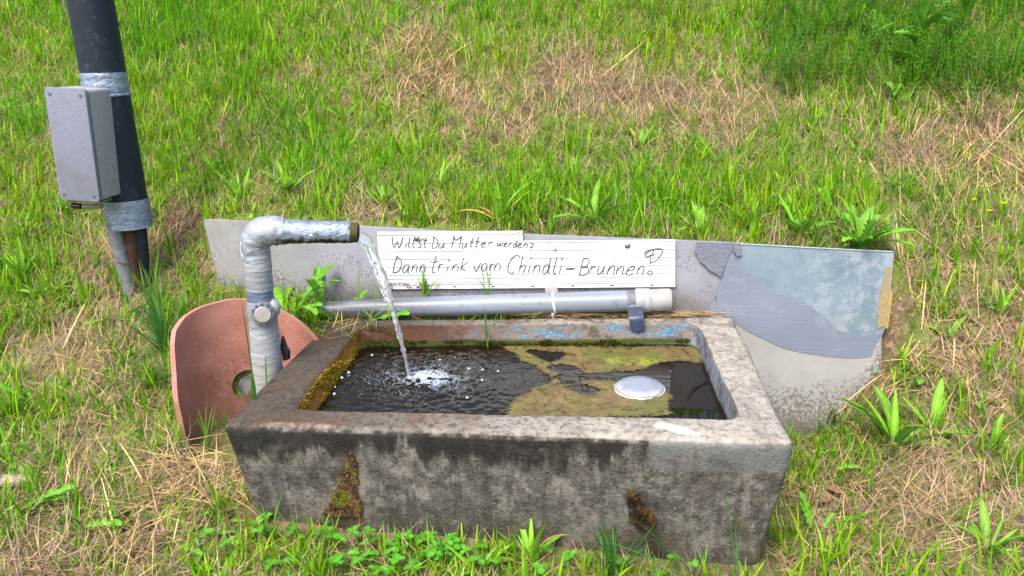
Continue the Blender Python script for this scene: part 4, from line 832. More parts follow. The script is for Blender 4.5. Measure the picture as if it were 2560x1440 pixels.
PATCH = [(1050, 130, .30), (1100, 200, .25), (1430, 170, .35), (1560, 250, .4), (1800, 300, .35), (1930, 250, .3), (1280, 330, .3), (1180, 260, .25), (2300, 360, .35), (2420, 330, .35), (2480, 420, .3), (2330, 870, .3), (2400, 620, .3), (2300, 800, .25), (2200, 1330, .25), (2100, 1250, .2), (2350, 1250, .3), (560, 330, .12), (640, 370, .12), (490, 130, .13), (760, 180, .15), (900, 560, .15), (470, 560, .14), (300, 620, .2), (200, 900, .25), (280, 1000, .2), (440, 1180, .22), (500, 1220, .18), (200, 1180, .25), (100, 1420, .2), (330, 1380, .2), (2450, 800, .2), (2500, 1300, .22)]
PW = [(spot(u, v)[:2], r) for u, v, r in PATCH]
def bare(x, y):
    b_ = np.zeros(len(x))
    for (c, r) in PW: b_ = np.maximum(b_, np.exp(-((x-c[0])**2+(y-c[1])**2)/(r*r*.5)))
    return b_
def scatter(n, xr=(-4.2, 5.6), yr=(-1.1, 5.6), margin=260, outer=1000):
    x = rng.uniform(*xr, n); y = rng.uniform(*yr, n); z = G(x, y); u, v, d = to_px(np.stack([x, y, z], 1))
    ok = (u > -margin) & (u < 2560+margin) & (v > -margin-60) & (v < 1440+margin*1.3) & (d > .5)
    far = (u > -outer) & (u < 2560+outer) & (v > -outer) & (v < 1440+outer*.7) & (d > .4) & (rng.random(n) < .17); ok |= far
    ok &= ~in_foot(x, y, .012)
    ok &= ~((np.hypot(x-SC[0], y-SC[1]) < SR+.004) & (x < .03) & (y > .2))
    dshell = np.abs(np.hypot(x-SC[0], y-SC[1])-SR-.008); ok &= ~((dshell < .02) & (y > SC[1]-.1) & (x < .05))
    db = y-yb(x); ok &= ~((db > -.02) & (db < .045) & (x > -.53) & (x < 2.1))
    ok &= np.hypot(x-p_lo[0]-.02, y-YQ) > .085
    return x[ok], y[ok], z[ok]
def grad(x, y):
    e = .012; return (G(x+e, y, False)-G(x-e, y, False))/(2*e), (G(x, y+e, False)-G(x, y-e, False))/(2*e)
def blades(x, y, z, az, L, w, lean, curl, colr, tipc, S=3, follow=.0, sink=.004, taper=.75):
    if len(x) > 50:                             # nothing grows through the boards
        db = y-yb(x); near = (x > -.7) & (x < 2.25) & (np.abs(db) < .22) & (np.sin(az)*np.sign(db) < 0) & (np.sin(lean)*L > .5*np.abs(db)); az = np.where(near, -az, az)
    n = len(x); gx_, gy_ = grad(x, y); gx_ = np.clip(gx_, -1.2, 1.2); gy_ = np.clip(gy_, -1.2, 1.2)
    ca, sa = np.cos(az), np.sin(az); pts = np.zeros((n, S+1, 3)); px_ = np.zeros(n); pz_ = np.zeros(n); pts[:, 0] = np.stack([x, y, z-sink], 1)
    for k in range(1, S+1):
        th = lean+curl*(k-.5)/S; px_ = px_+np.sin(th)*L/S; pz_ = pz_+np.cos(th)*L/S
        dx, dy = ca*px_, sa*px_; f = follow if np.isscalar(follow) else follow
        pts[:, k] = np.stack([x+dx, y+dy, z-sink+pz_+f*(gx_*dx+gy_*dy)], 1)
    tw = rng.normal(0, .5, n); sd = np.stack([-np.sin(az+tw), np.cos(az+tw), rng.normal(0, .15, n)], 1)
    t = np.linspace(0, 1, S+1); prof = np.where(t < .35, .75+.7*t, 1)*(1-np.clip((t-taper*.6)/(1.02-taper*.6), 0, 1)**1.5); prof[-1] = .06
    hw = .5*w[:, None]*prof[None]
    V = np.stack([pts-sd[:, None]*hw[..., None], pts+sd[:, None]*hw[..., None]], 2).reshape(n, -1, 3)
    c = colr[:, None, :]*(1-t[None, :, None])+tipc[:, None, :]*t[None, :, None]; C = np.repeat(c, 2, 1)
    base = (np.arange(n)*(2*(S+1)))[:, None, None]; q = np.array([[2*k, 2*k+1, 2*k+3, 2*k+2] for k in range(S)])[None]
    return V.reshape(-1, 3), (base+q).reshape(-1, 4), C.reshape(-1, 3)
def join(parts):
    V, Q, C = [], [], []; k = 0
    for v, q, c in parts: V.append(v); Q.append(q+k); C.append(c); k += len(v)
    return np.concatenate(V), np.concatenate(Q), np.concatenate(C)
def tone(x, y, n, lush):
    k = np.clip(.55*fbm(x*2.1, y*2.1, 61, 3)+.62*rng.random(n)-.02, 0, 1)[:, None]
    yel = np.array((.41, .48, .018)); mid = np.array((.235, .455, .010)); deep = np.array((.075, .30, .012))
    c = np.where(k < .5, yel*(1-2*k)+mid*2*k, mid*(2-2*k)+deep*(2*k-1)); c = c*(1-.25*lush[:, None]*np.array((1.3, .6, .6)))
    return c*rng.uniform(.5, 1.3, (n, 1))
# dry thatch lying on the soil
x, y, z = scatter(470000); g = field(x, y, CG); br = bare(x, y); keep = rng.random(len(x)) < np.clip(.40+.5*(1-g)+.5*br, 0, 1); x, y, z, br = x[keep], y[keep], z[keep], br[keep]; n = len(x)
kk = rng.random(n); c = np.array((.56, .385, .205))[None]*(kk[:, None])+np.array((.15, .09, .052))[None]*(1-kk[:, None]); c = c*rng.uniform(.6, 1.25, (n, 1)); grey = rng.random(n) < .3; c[grey] = np.array((.27, .21, .175))*rng.uniform(.6, 1.2, (grey.sum(), 1))
thatch = blades(x, y, z+rng.uniform(0, .022, n), rng.uniform(0, 6.283, n), rng.uniform(.03, .13, n)*(1+.3*br), rng.uniform(.0013, .0034, n), rng.uniform(1.05, 1.75, n), rng.normal(0, .9, n), c, c*.9, 2, 1.0, -.002)
# dry upright and tangled stalks in the bare patches
x, y, z = scatter(130000); br = bare(x, y); keep = rng.random(len(x)) < br*.55+.03; x, y, z = x[keep], y[keep], z[keep]; n = len(x); c = np.array((.50, .345, .165))*rng.uniform(.55, 1.2, (n, 1))
stalk = blades(x, y, z, rng.uniform(0, 6.283, n), rng.uniform(.05, .17, n), rng.uniform(.002, .004, n), rng.uniform(.5, 1.4, n), rng.normal(.4, .5, n), c, c, 3, .7)
V_, Q_, C_ = join([thatch, stalk]); o = link('dry_grass', fast('dry_grass', V_, Q_, STRAW, C_)); tag(o, 'dry straw coloured cut grass lying over the bank', 'dry grass', kind='stuff')
# short living grass
x, y, z = scatter(720000); g = field(x, y, CG); lg = field(x, y, CL); br = bare(x, y); dens = np.clip(1.30*g-.12+1.4*(fbm(x*3.2, y*3.2, 71, 3)-.5)-.7*br, .04, 1)
keep = rng.random(len(x)) < dens*.85; x, y, z, lg = x[keep], y[keep], z[keep], lg[keep]; n = len(x)
c = tone(x, y, n, lg); L = rng.gamma(5, .2, n)*(.022+.045*lg)
short = blades(x, y, z, rng.uniform(0, 6.283, n), L+.012, rng.uniform(.0022, .0046, n), np.abs(rng.normal(.25, .28, n)), rng.normal(.35, .45, n), c*np.array((1.05, .9, .9)), c*1.05, 2, .5)
# tufts of longer blades
tx, ty, tz = scatter(26500); g = field(tx, ty, CG); lg = field(tx, ty, CL); br = bare(tx, ty); keep = rng.random(len(tx)) < np.clip(1.15*g-.06+.8*(fbm(tx*2.4, ty*2.4, 81, 3)-.5)-.5*br, .03, 1)*.8; tx, ty, lg = tx[keep], ty[keep], lg[keep]
m = rng.integers(5, 15, len(tx)); ii = np.repeat(np.arange(len(tx)), m); n = len(ii); az = rng.uniform(0, 6.283, n); x = tx[ii]+rng.normal(0, .014, n); y = ty[ii]+rng.normal(0, .014, n); db = y-yb(x); bad = ((db > -.02) & (db < .045) & (x > -.53) & (x < 2.1)) | in_foot(x, y, .006)
x, y, az, ii = x[~bad], y[~bad], az[~bad], ii[~bad]; n = len(x); z = G(x, y); tl_ = lg[ii]; c = tone(tx[ii], ty[ii], n, tl_)
tuft = blades(x, y, z, az, rng.gamma(7, 1/7, n)*(.042+.090*tl_), rng.uniform(.0035, .0085, n), np.abs(rng.normal(.18, .2, n)), rng.normal(.5, .45, n), c*np.array((1.0, .85, .8)), c*1.08, 4, .3)
V1, Q1, C1 = join([short]); V2, Q2, C2 = tuft
o = link('grass', fast('grass', V1, Q1, GRASS, C1)); tag(o, 'short green grass growing through the thatch of the bank', 'grass', kind='stuff')
o = link('tufted_grass', fast('tufted_grass', V2, Q2, GRASS, C2)); tag(o, 'longer green grass tufts scattered over the bank', 'grass', kind='stuff')
# little broad leaves of low weeds between the blades
x, y, z = scatter(175000); g = field(x, y, CG); br = bare(x, y); keep = rng.random(len(x)) < np.clip(.75*g+.9*(fbm(x*4, y*4, 91, 3)-.5)-.4*br, .03, 1)*.55; x, y, z = x[keep], y[keep], z[keep]; n = len(x); c = tone(x, y, n, np.full(n, .3))*np.array((.85, .95, 1))
wl = blades(x, y, z+.004, rng.uniform(0, 6.283, n), rng.uniform(.018, .06, n), rng.uniform(.006, .015, n), rng.uniform(.5, 1.3, n), rng.normal(.5, .4, n), c, c*1.05, 3, .6, taper=.9)
o = link('low_weeds', fast('low_weeds', *wl[:2], LEAF, wl[2])); tag(o, 'small broad leaved weeds mixed into the grass', 'weeds', kind='stuff')
# bedstraw: thin stems with whorls of narrow leaves, thickest at the upper right
def bedstraw(pos, hr):
    V, Q, C = [], [], []; k = 0
    for (x, y, z) in pos:
        h = random.uniform(*hr); a = random.uniform(0, 6.283); ln = random.uniform(.05, .5); c0 = np.array((.10, .27, .016))*random.uniform(.7, 1.35)+np.array((.05, .03, 0))*random.random(); p = np.array((x, y, z)); nseg = max(3, int(h/.022)); prev = p
        for s in range(1, nseg+1):
            t = s/nseg; q = p+np.array((math.cos(a)*math.sin(ln)*h*t*t, math.sin(a)*math.sin(ln)*h*t*t, h*t*math.cos(ln*t))); sd = np.array((-math.sin(a), math.cos(a), 0))*.001
            V += [prev-sd, prev+sd, q+sd, q-sd]; C += [c0*.9]*4; Q.append((k, k+1, k+2, k+3)); k += 4
            rl = .016*(1-.45*t)*random.uniform(.7, 1.4); of = random.random()*6
            for j in range(6):
                b_ = of+j*1.047; d = np.array((math.cos(b_), math.sin(b_), random.uniform(.0, .7))); e = np.array((-math.sin(b_), math.cos(b_), 0))*.0026
                V += [q, q+d*rl*.55+e, q+d*rl, q+d*rl*.55-e]; cc_ = c0*random.uniform(.85, 1.25); C += [cc_]*4; Q.append((k, k+1, k+2, k+3)); k += 4
            prev = q
    return np.array(V), np.array(Q), np.array(C)
bs = []
def sow(n, u0, u1, v0, v1, spread=0):
    for i in range(n):
        p = spot(random.uniform(u0, u1), random.uniform(v0, v1))
        if not in_foot(p[0], p[1], .02) and not (-.03 < p[1]-yb(p[0]) < .05 and -.53 < p[0] < 2.1): bs.append(p)
sow(900, 1880, 2700, -80, 230); sow(180, 2250, 2650, 150, 330); sow(240, 1350, 1950, -70, 110); sow(75, 1080, 1900, 80, 420); sow(95, 1150, 1800, 330, 590); sow(36, 300, 1100, 100, 540); sow(30, 2250, 2560, 500, 1050); sow(20, 0, 450, 550, 1400); sow(26, 1700, 2300, 340, 500)
Vb, Qb, Cb = bedstraw(bs, (.05, .17)); o = link('bedstraw', fast('bedstraw', Vb, Qb, LEAF, Cb, False)); tag(o, 'fine leaved bedstraw weed, densest at the upper right of the bank', 'bedstraw', kind='stuff')
tl2 = [spot(random.uniform(1900, 2650), random.uniform(-80, 260)) for i in range(800)]; Vb, Qb, Cb = bedstraw(tl2, (.14, .30)); o = link('tall_bedstraw', fast('tall_bedstraw', Vb, Qb, LEAF, Cb*np.array((.72, .92, 1)), False)); tag(o, 'tall tangled bedstraw filling the top right corner', 'bedstraw', kind='stuff')

# ------------------------------------------------------------------ single plants
def leaf_mesh(name, prof, bend=.9, fold=.25, S=14, rib=(.30, .42, .12), g0=(.10, .26, .03), wav=.0, half=3, stalk=0.0):
    """a leaf one unit long along +x, rising in z; prof(t) = half width"""
    V, C, Q = [], [], []; th = 0; px_ = pz_ = 0
    for i in range(S+1):
        t = i/S
        if i: th = bend*(t-.5/S); px_ += math.cos(th)/S; pz_ -= math.sin(th)/S
        w = max(prof(t), .002); nx_, nz_ = math.sin(th), math.cos(th)
        for j in range(-half, half+1):
            s_ = j/half; lift = abs(s_)*w*fold+(.16*w if j % 2 else 0)+wav*math.sin(t*26+s_*3)*abs(s_)*w
            V.append((px_+nx_*lift, s_*w, pz_+nz_*lift)); k = 1-abs(s_)
            m_ = 1 if j == 0 else 0; cc_ = np.array(g0)*(1-.0*t)*(.88 if abs(s_) == 1 else 1.05); cc_ = cc_*(1-.55*m_)+np.array(rib)*.55*m_; C.append(cc_)
    m2 = 2*half+1
    for i in range(S):
        for j in range(2*half): Q.append((i*m2+j, i*m2+j+1, (i+1)*m2+j+1, (i+1)*m2+j))
    return fast(name, np.array(V), np.array(Q), LEAF, np.array(C), True)
def lance(wd): return lambda t: wd*(math.sin(math.pi*min(1, .12+.88*t))**.8 if t > .22 else .25+.9*t)*(1 if t < .97 else .5)
def tooth(wd):
    def f(t):
        env = wd*(math.sin(math.pi*(t*.92+.05))**.7)*(.35+.75*t); ph = (t*7.0) % 1; return env*(.35+.75*ph if t < .82 else .95)*(1 if t > .12 else .45)
    return f
def oval(wd): return lambda t: wd*(math.sin(math.pi*t)**.6) if t > .10 else wd*.12
PLANT = [leaf_mesh('plantain_leaf', lance(.052), bd, .3, 12, g0=c) for bd, c in ((.2, (.15, .36, .014)), (.5, (.18, .40, .015)), (.95, (.125, .31, .015)))]
PLANT = PLANT*3+[leaf_mesh('yellowed_leaf', lance(.05), 1.3, .3, 12, g0=(.34, .27, .05))]
DANDE = [leaf_mesh('dandelion_leaf', tooth(.145), bd, .2, 28, g0=c, wav=.25) for bd, c in ((.4, (.10, .30, .016)), (.9, (.125, .34, .018)), (1.4, (.15, .37, .022)))]
DOCK = [leaf_mesh('dock_leaf', oval(.17), bd, .25, 14, g0=c, wav=.2) for bd, c in ((.35, (.085, .26, .018)), (.8, (.11, .30, .02)))]
SORR = [leaf_mesh('strap_leaf', oval(w_), bd, .25, 12, g0=c, wav=.15) for w_, bd, c in ((.075, .6, (.13, .31, .016)), (.062, 1.2, (.16, .35, .018)), (.09, .9, (.10, .27, .016)))]
SPATH = [leaf_mesh('oval_leaf', oval(.16), bd, .15, 12, g0=c) for bd, c in ((.5, (.12, .28, .03)), (1.0, (.15, .31, .04)))]
def plant(name, label, cat, group, p, size, n, meshes, elev=(35, 80), part='leaf', yawr=None, scw=1.0):
    root = empty(name, p); tag(root, label, cat, group)
    for i in range(n):
        o = bpy.data.objects.new(part, random.choice(meshes)); col.objects.link(o); o.parent = root
        az = 6.283*i/n+random.uniform(-1.2, 1.2) if yawr is None else R_(random.uniform(*yawr)); el = R_(random.uniform(*elev)); s = size*random.choice((.45, .6, .75, .9, 1.0, 1.1))*random.uniform(.9, 1.1)
        o.rotation_euler = (random.uniform(-.5, .5), -el, az); o.scale = (s, s*random.uniform(.85, 1.15)*scw, s); o.location = (.006*math.cos(az), .006*math.sin(az), -.003)
    return root
GP = 'ribwort plantains on the bank'; GD = 'dandelion rosettes round the trough'
PL = [  # u, v of the base, leaf length, leaves, label
 (2150, 625, .21, 30, 'largest leafy green clump, overhanging the top right corner of the metal sheet'),
 (1250, 560, .22, 13, 'tall upright plantain clump just above the middle of the white sign'),
 (1485, 560, .21, 15, 'dark green plantain clump behind the board, above the end screw of the sign'),
 (1600, 375, .17, 11, 'plantain standing alone at the lower edge of the brown patch'),
 (1880, 575, .22, 14, 'plantain clump above the seam between grey board and metal sheet'),
 (2000, 590, .20, 12, 'plantain beside the largest clump, above the blue metal sheet'),
 (1750, 590, .15, 9, 'low plantain right of the sign, above the grey board'),
 (1100, 470, .15, 9, 'plantain on the bank above the short top strip of the sign'),
 (2235, 1120, .25, 11, 'upright plantain with broad ribbed leaves right of the trough'),
 (2330, 1075, .18, 9, 'plantain leaning right, just behind the upright one beside the trough'),
 (2420, 590, .12, 8, 'small plantain below the yellow buttercups at right'),
 (2370, 850, .13, 8, 'flat plantain rosette on the bare brown soil at right'),
 (2500, 790, .15, 9, 'plantain at the right picture edge beside bare soil'),
 (600, 500, .17, 11, 'plantain clump on the bank left of the board top'),
 (720, 480, .17, 10, 'wide leaved plantain directly above the elbow of the standpipe'),
 (540, 440, .13, 8, 'plantain between the black pole and the standpipe'),
 (860, 300, .14, 10, 'plantain in the open grass at upper middle left'),
 (510, 240, .14, 9, 'plantain in the grass right of the tape band on the pole'),
 (760, 330, .12, 8, 'small plantain left of the brown patch'),
 (60, 700, .20, 14, 'broad plantain clump at the left picture edge below the box'),
 (110, 745, .15, 9, 'plantain left of the pole foot, beside the broad clump'),
 (160, 530, .14, 8, 'plantain just below the grey box'),
 (60, 590, .13, 8, 'plantain at the left edge level with the box bottom'),
 (390, 530, .13, 7, 'curling plantain right of the lower tape band of the pole'),
 (960, 520, .14, 9, 'plantain above the spout mouth'),
 (1340, 470, .13, 8, 'small plantain between the two large clumps above the sign'),
 (2470, 1380, .14, 9, 'plantain in the lower right corner'),
 (2480, 1120, .13, 8, 'plantain at the right edge level with the trough rim'),
 (1330, 1405, .17, 6, 'strap leaved plantain at the foot of the trough front, right of the clover'),
 (1190, 1435, .12, 6, 'plantain at the bottom picture edge below the clover')]
for i_, (u, v, s, n, lb) in enumerate(PL): plant('plantain', lb, 'plantain', GP, spot(u, v), s*.86, n+6, PLANT+(SORR if i_ % 3 == 0 else []) if i_ % 3 < 2 and i_ else SORR+PLANT[:2]+(DANDE+SPATH if i_ == 0 else []), ((50, 88), (30, 85), (40, 75))[(i_*7) % 3])
DN = [
 ((-.13, .82), 0, .22, 13, 'dandelion with big toothed leaves beside the standpipe, left of the pipe end', (25, 70)),
 ((.02, .90), 0, .22, 16, 'dandelion spilling over the end of the grey drain pipe', (15, 65)),
 ((-.21, .88), 0, .20, 9, 'dandelion just left of the standpipe, under the grey board', (25, 70)),
 ((.12, .905), 0, .20, 9, 'dandelion with a blistered leaf leaning toward the sign', (20, 60)),
 ((-.06, .94), 0, .22, 6, 'single upright dandelion leaf against the grey board under the spout', (62, 85)),
 (2040, 1345, .17, 14, 'bright dandelion rosette at the right foot of the trough', (20, 60)),
 (2130, 1130, .11, 7, 'dark dandelion rosette between trough corner and upright plantain', (15, 45)),
 (420, 1355, .16, 8, 'dandelion rosette in the lower left, below the clay half pipe', (12, 50)),
 (20, 1290, .18, 7, 'dandelion rosette cut by the left picture edge near the bottom', (15, 45)),
 (290, 800, .14, 9, 'flat dandelion rosette between pole foot and clay half pipe', (8, 35)),
 (2180, 1180, .12, 8, 'dandelion on the straw right of the trough corner', (15, 45)),
 (180, 1330, .13, 7, 'dandelion right of the one cut by the left edge', (12, 45)),
 (90, 1010, .13, 8, 'dandelion at left, level with the hole of the clay pipe', (15, 55)),
 (2080, 540, .13, 9, 'dandelion beside the largest clump above the metal sheet', (30, 70)),
 (620, 1330, .12, 7, 'dandelion at the lower left foot of the trough', (15, 55)),
 (2450, 1000, .11, 7, 'small dandelion rosette at right above the plantain', (15, 45))]
for (u, v, s, n, lb, el) in DN: plant('dandelion', lb, 'dandelion', GD, spot(u, v) if not hasattr(u, '__len__') else np.array((u[0], u[1], float(G(*u)))), s, n, DANDE, el)
# broad leaved weeds standing in the bedstraw
for (u, v, s, n, lb) in [(2290, 190, .16, 16, 'tall broad leaved dock in the bedstraw at upper right'), (2180, 110, .14, 11, 'dock at the top, left of the tall one'), (2400, 130, .15, 13, 'dock nearest the upper right corner'), (2230, 270, .10, 7, 'small dark leafed dock at the foot of the bedstraw')]:
    r = plant('dock_plant', lb, 'dock', 'docks in the upper right weeds', spot(u, v), s, n, DOCK, (30, 75))
    for i, o in enumerate(r.children): o.location.z = .22*i/n*s/.12
for (u, v, s, n, lb) in [(2380, 790, .09, 9, 'pale oval leaved rosette right of the metal sheet'), (2300, 940, .09, 7, 'oval leaved rosette below the sheet corner'), (700, 430, .11, 8, 'pale oval leaved weed above the standpipe'), (2100, 190, .08, 7, 'oval leaved weed under the bedstraw edge'), (1120, 380, .08, 6, 'oval leaved weed beside the long straw heap')]:
    plant('broadleaf_weed', lb, 'weed', 'small oval leaved weeds', spot(u, v), s, n, SPATH, (15, 55))
# clover along the foot of the trough
def clover_leaflet():
    V = [(0, 0, 0)]; C = [(.16, .30, .05)]; n = 10
    for i in range(n+1):
        a = -1.15+2.3*i/n; r = 1.0*(.86+.14*math.cos(a*1.6))*(1 if abs(a) > .2 else .95); V.append((r*math.cos(a), r*math.sin(a)*.62, .16*abs(math.sin(a)))); C.append((.06, .25, .018))
        V.append((r*.55*math.cos(a), r*.55*math.sin(a)*.62, .09*abs(math.sin(a)))); C.append((.09, .30, .022))
    Q = []
    for i in range(n): a, c, d, e = 1+2*i, 3+2*i, 2+2*i, 4+2*i; Q.append((a, c, e, d)); Q.append((d, e, 0, 0))
    me = bpy.data.meshes.new('leaflet'); me.from_pydata(V, [], [q if q[2] != q[3] else q[:3] for q in Q]); at = me.color_attributes.new('Col', 'FLOAT_COLOR', 'POINT')
    at.data.foreach_set('color', np.concatenate([np.array(C), np.ones((len(C), 1))], 1).astype(np.float32).ravel()); me.materials.append(LEAF); me.polygons.foreach_set('use_smooth', [True]*len(me.polygons)); return me
CLV = clover_leaflet(); mbs = MB(); mbs.tube([(0, 0, 0), (.02, .0, .5), (0, 0, 1)], [.02, .018, .015], 5); st_o = mbs.build('stalk_source', GRASS); STK = st_o.data; bpy.data.objects.remove(st_o)
at = STK.color_attributes.new('Col', 'FLOAT_COLOR', 'POINT'); at.data.foreach_set('color', np.tile((.10, .24, .04, 1), len(STK.vertices)).astype(np.float32))
def clover(p, h, s):
    root = empty('clover', p); tag(root, 'small three leaved clover in the green strip along the trough front', 'clover', 'clover along the foot of the trough')
    k = bpy.data.objects.new('stalk', STK); col.objects.link(k); k.parent = root; lx, ly = random.gauss(0, .22), random.gauss(-.15, .2); k.scale = (.06, .06, h); k.rotation_euler = (-ly, lx, 0)
    top = Vector((math.sin(lx)*h, math.sin(ly)*h, h*math.cos(lx)*math.cos(ly))); a0 = random.uniform(0, 6.283)
    for j in range(3):
        o = bpy.data.objects.new('leaflet', CLV); col.objects.link(o); o.parent = root; o.location = top; o.scale = (s, s, s); o.rotation_euler = (random.uniform(-.2, .2), random.uniform(-.30, .25), a0+j*2.094)
CV = [(700, 1290), (715, 1335), (750, 1320), (820, 1330), (870, 1300), (878, 1335), (905, 1345), (925, 1350), (1005, 1360), (1030, 1340), (1060, 1365), (1100, 1345), (1110, 1330), (1160, 1340), (1150, 1360), (980, 1390), (1040, 1390), (1075, 1400), (890, 1395), (935, 1400), (850, 1410), (860, 1430), (920, 1425), (1000, 1420), (1100, 1400), (1130, 1385), (1390, 1385), (1410, 1390), (1430, 1395), (1540, 1385), (1720, 1395), (1700, 1425), (640, 1320), (660, 1345), (560, 1340), (530, 1290), (570, 1375), (1210, 1370), (1470, 1400), (1630, 1410), (780, 1380), (740, 1400), (700, 1420), (1180, 1410), (1040, 1430), (960, 1435), (1250, 1425), (1360, 1425)]
for (u, v) in CV:
    for q in range(2 if 800 < u < 1200 else 1):
        p = spot(u+random.uniform(-14, 14), v+18+random.uniform(-6, 8))
        if in_foot(p[0], p[1], .0): p[1] = -.02+random.uniform(-.03, .0); p[2] = float(G(p[0], p[1]))
        clover(p, random.uniform(.03, .065), random.uniform(.017, .026))
# buttercups
def buttercup(u, v, label, h=.10, s=.011):
    p = spot(u, v); d = p; base = np.array((p[0], p[1]-.0, float(G(p[0], p[1])))); root = empty('buttercup', base); tag(root, label, 'flower', 'yellow buttercups on the bank')
    k = bpy.data.objects.new('stalk', STK); col.objects.link(k); k.parent = root; k.scale = (.06, .06, h)
    for j in range(5):
        o = bpy.data.objects.new('petal', PET); col.objects.link(o); o.parent = root; o.location = (0, 0, h); o.scale = (s, s, s); o.rotation_euler = (0, -.45, j*1.2566)
    o = bpy.data.objects.new('flower_centre', CEN); col.objects.link(o); o.parent = root; o.location = (0, 0, h); o.scale = (s*.35,)*3
V = [(0, 0, 0)]+[(math.cos(a)*(1), math.sin(a)*1.0, .1*abs(a)) for a in np.linspace(-.62, .62, 6)]; PET = bpy.data.meshes.new('petal'); PET.from_pydata(V, [], [(0, i, i+1) for i in range(1, 6)]); at = PET.color_attributes.new('Col', 'FLOAT_COLOR', 'POINT'); at.data.foreach_set('color', np.tile((.80, .55, .01, 1), len(V)).astype(np.float32)); PET.materials.append(PETAL)
mbs = MB(); mbs.lathe((0, 0, 0), [(.6, -.2), (1, .2), (.8, .7), (.2, 1.0)], 10); q = mbs.build('centre_source', simple('pollen', (.5, .32, .02), .8)); CEN = q.data; bpy.data.objects.remove(q)
buttercup(2425, 560, 'yellow buttercup at right, leftmost of the close three'); buttercup(2497, 570, 'yellow buttercup at right, rightmost of the close three'); buttercup(2462, 590, 'yellow buttercup at right, lowest of the close three')
buttercup(55, 210, 'lone yellow buttercup at the left edge beside the box', .09, .010); buttercup(2277, 395, 'small yellow flower alone in the dry grass at right', .08, .008); buttercup(2462, 75, 'tiny yellow flower in the upper right corner weeds', .1, .007); buttercup(2405, 85, 'tiny yellow flower left of the one in the corner', .1, .006)
# dead leaves and a wood chip
def dryleaf(u, v, s, label):
    p = spot(u, v); mb = MB(); n = 9; a = random.uniform(0, 6.28); vs = []
    for i in range(n):
        t = i/(n-1); w = .32*math.sin(math.pi*t)**.7+.01; lift = .18*math.sin(t*3.1)+.05
        for j in (-1, 0, 1): x_, y_ = (t-.5)*s, j*w*s; vs.append((p[0]+x_*math.cos(a)-y_*math.sin(a), p[1]+x_*math.sin(a)+y_*math.cos(a), p[2]+.012+s*(lift+.22*abs(j)*random.uniform(.5, 1.3))))
    mb.add(vs, [(3*i+j, 3*i+j+1, 3*i+j+4, 3*i+j+3) for i in range(n-1) for j in (0, 1)]); o = mb.build('dry_leaf', DLEAF, None, True, fix=False); tag(o, label, 'dry leaf', 'dead leaves lying on the bank')
DLEAF = simple('dead_leaf', (.24, .13, .085), .75, 0, .35, 60, .4, .3)
for (u, v, s, lb) in [(2085, 1245, .05, 'brown dead leaf right of the trough, topmost of the litter'), (2060, 1270, .045, 'brown dead leaf nearest the right trough wall'), (2110, 1290, .05, 'curled dead leaf above the dandelion rosette'), (2165, 1235, .04, 'small dead leaf beside the litter, to its right'), (2150, 1390, .05, 'dead leaf under the bright dandelion rosette'), (2460, 1230, .05, 'pale dead leaf near the right picture edge'), (1860, 580, .035, 'orange brown dead leaf above the metal sheet'), (360, 1330, .05, 'dead leaf beside the lower left dandelion'), (230, 1190, .04, 'dead leaf on the straw at lower left'), (880, 185, .04, 'dead leaf in the upper grass')]: dryleaf(u, v, s, lb)
pc = spot(40, 1225); mb = MB(); P = [pc+np.array((x_, y_, .02+z_)) for x_, y_, z_ in ((-.06, -.01, 0), (-.02, -.022, .002), (.035, -.012, .004), (.05, .004, .006), (.01, .02, .01), (-.05, .022, .008))]
mb.prism(P, (0, 0, .012)); o = mb.build('bark_chip', simple('bark_pale', (.52, .40, .32), .9, 0, .5, 50, 1.0, .2, (.16, .09, .06), 20), None, False, .002); tag(o, 'pale flake of bark lying in the grass at the left edge', 'bark')

# ------------------------------------------------------------------ single long grass plants
def stalks(name, label, p, specs, colr, group=None, mat=GRASS):
    """specs: list of (azimuth deg, length, width, lean, curl)"""
    root = empty(name, p); tag(root, label, 'grass', group)
    for (az, L, w, ln, cu) in specs:
        q = np.array([[p[0]+random.gauss(0, .008), p[1]+random.gauss(0, .008), p[2]]]); c = np.array([colr])*random.uniform(.8, 1.25)
        V, Q, C = blades(q[:, 0], q[:, 1], q[:, 2], np.array([R_(az)]), np.array([L]), np.array([w]), np.array([ln]), np.array([cu]), c*.85, c, 8, 0)
        me = fast('blade', V, Q, mat, C); link('blade', me, root)
BG = (.075, .21, .045); YG = (.13, .28, .03); DG = (.04, .15, .025)
def fan(n, az0, az1, l0, l1, w, ln0, ln1, cu=.6): return [(random.uniform(az0, az1), random.uniform(l0, l1), w*random.uniform(.75, 1.3), random.uniform(ln0, ln1), random.uniform(.1, cu)) for i in range(n)]
stalks('grass_tussock', 'long blue green grass tussock at the left edge of the clay half pipe', spot(415, 880), fan(34, 40, 320, .18, .36, .007, .05, .6), BG)
stalks('grass_tussock', 'grass tussock leaning left below the blue green one', spot(430, 960), fan(16, 130, 230, .16, .30, .007, .7, 1.15), BG)
stalks('grass_tussock', 'tall bright grass left of the clay half pipe, by the pole foot', spot(385, 770), fan(18, 0, 360, .14, .28, .007, .05, .45), YG)
stalks('grass_tussock', 'tall grass blades in front of the clay half pipe base', spot(520, 1130), fan(7, 20, 160, .12, .20, .006, .02, .25), YG)
stalks('grass_tussock', 'grass blades at the left foot of the pole', spot(290, 690), fan(14, 0, 360, .08, .17, .006, .1, .6), YG)
stalks('grass_tussock', 'thick dark grass along the front trough foot, right of centre', np.array((1.06, -.05, float(G(1.06, -.05)))), fan(30, 0, 360, .10, .24, .006, .1, .7), (.06, .20, .03))
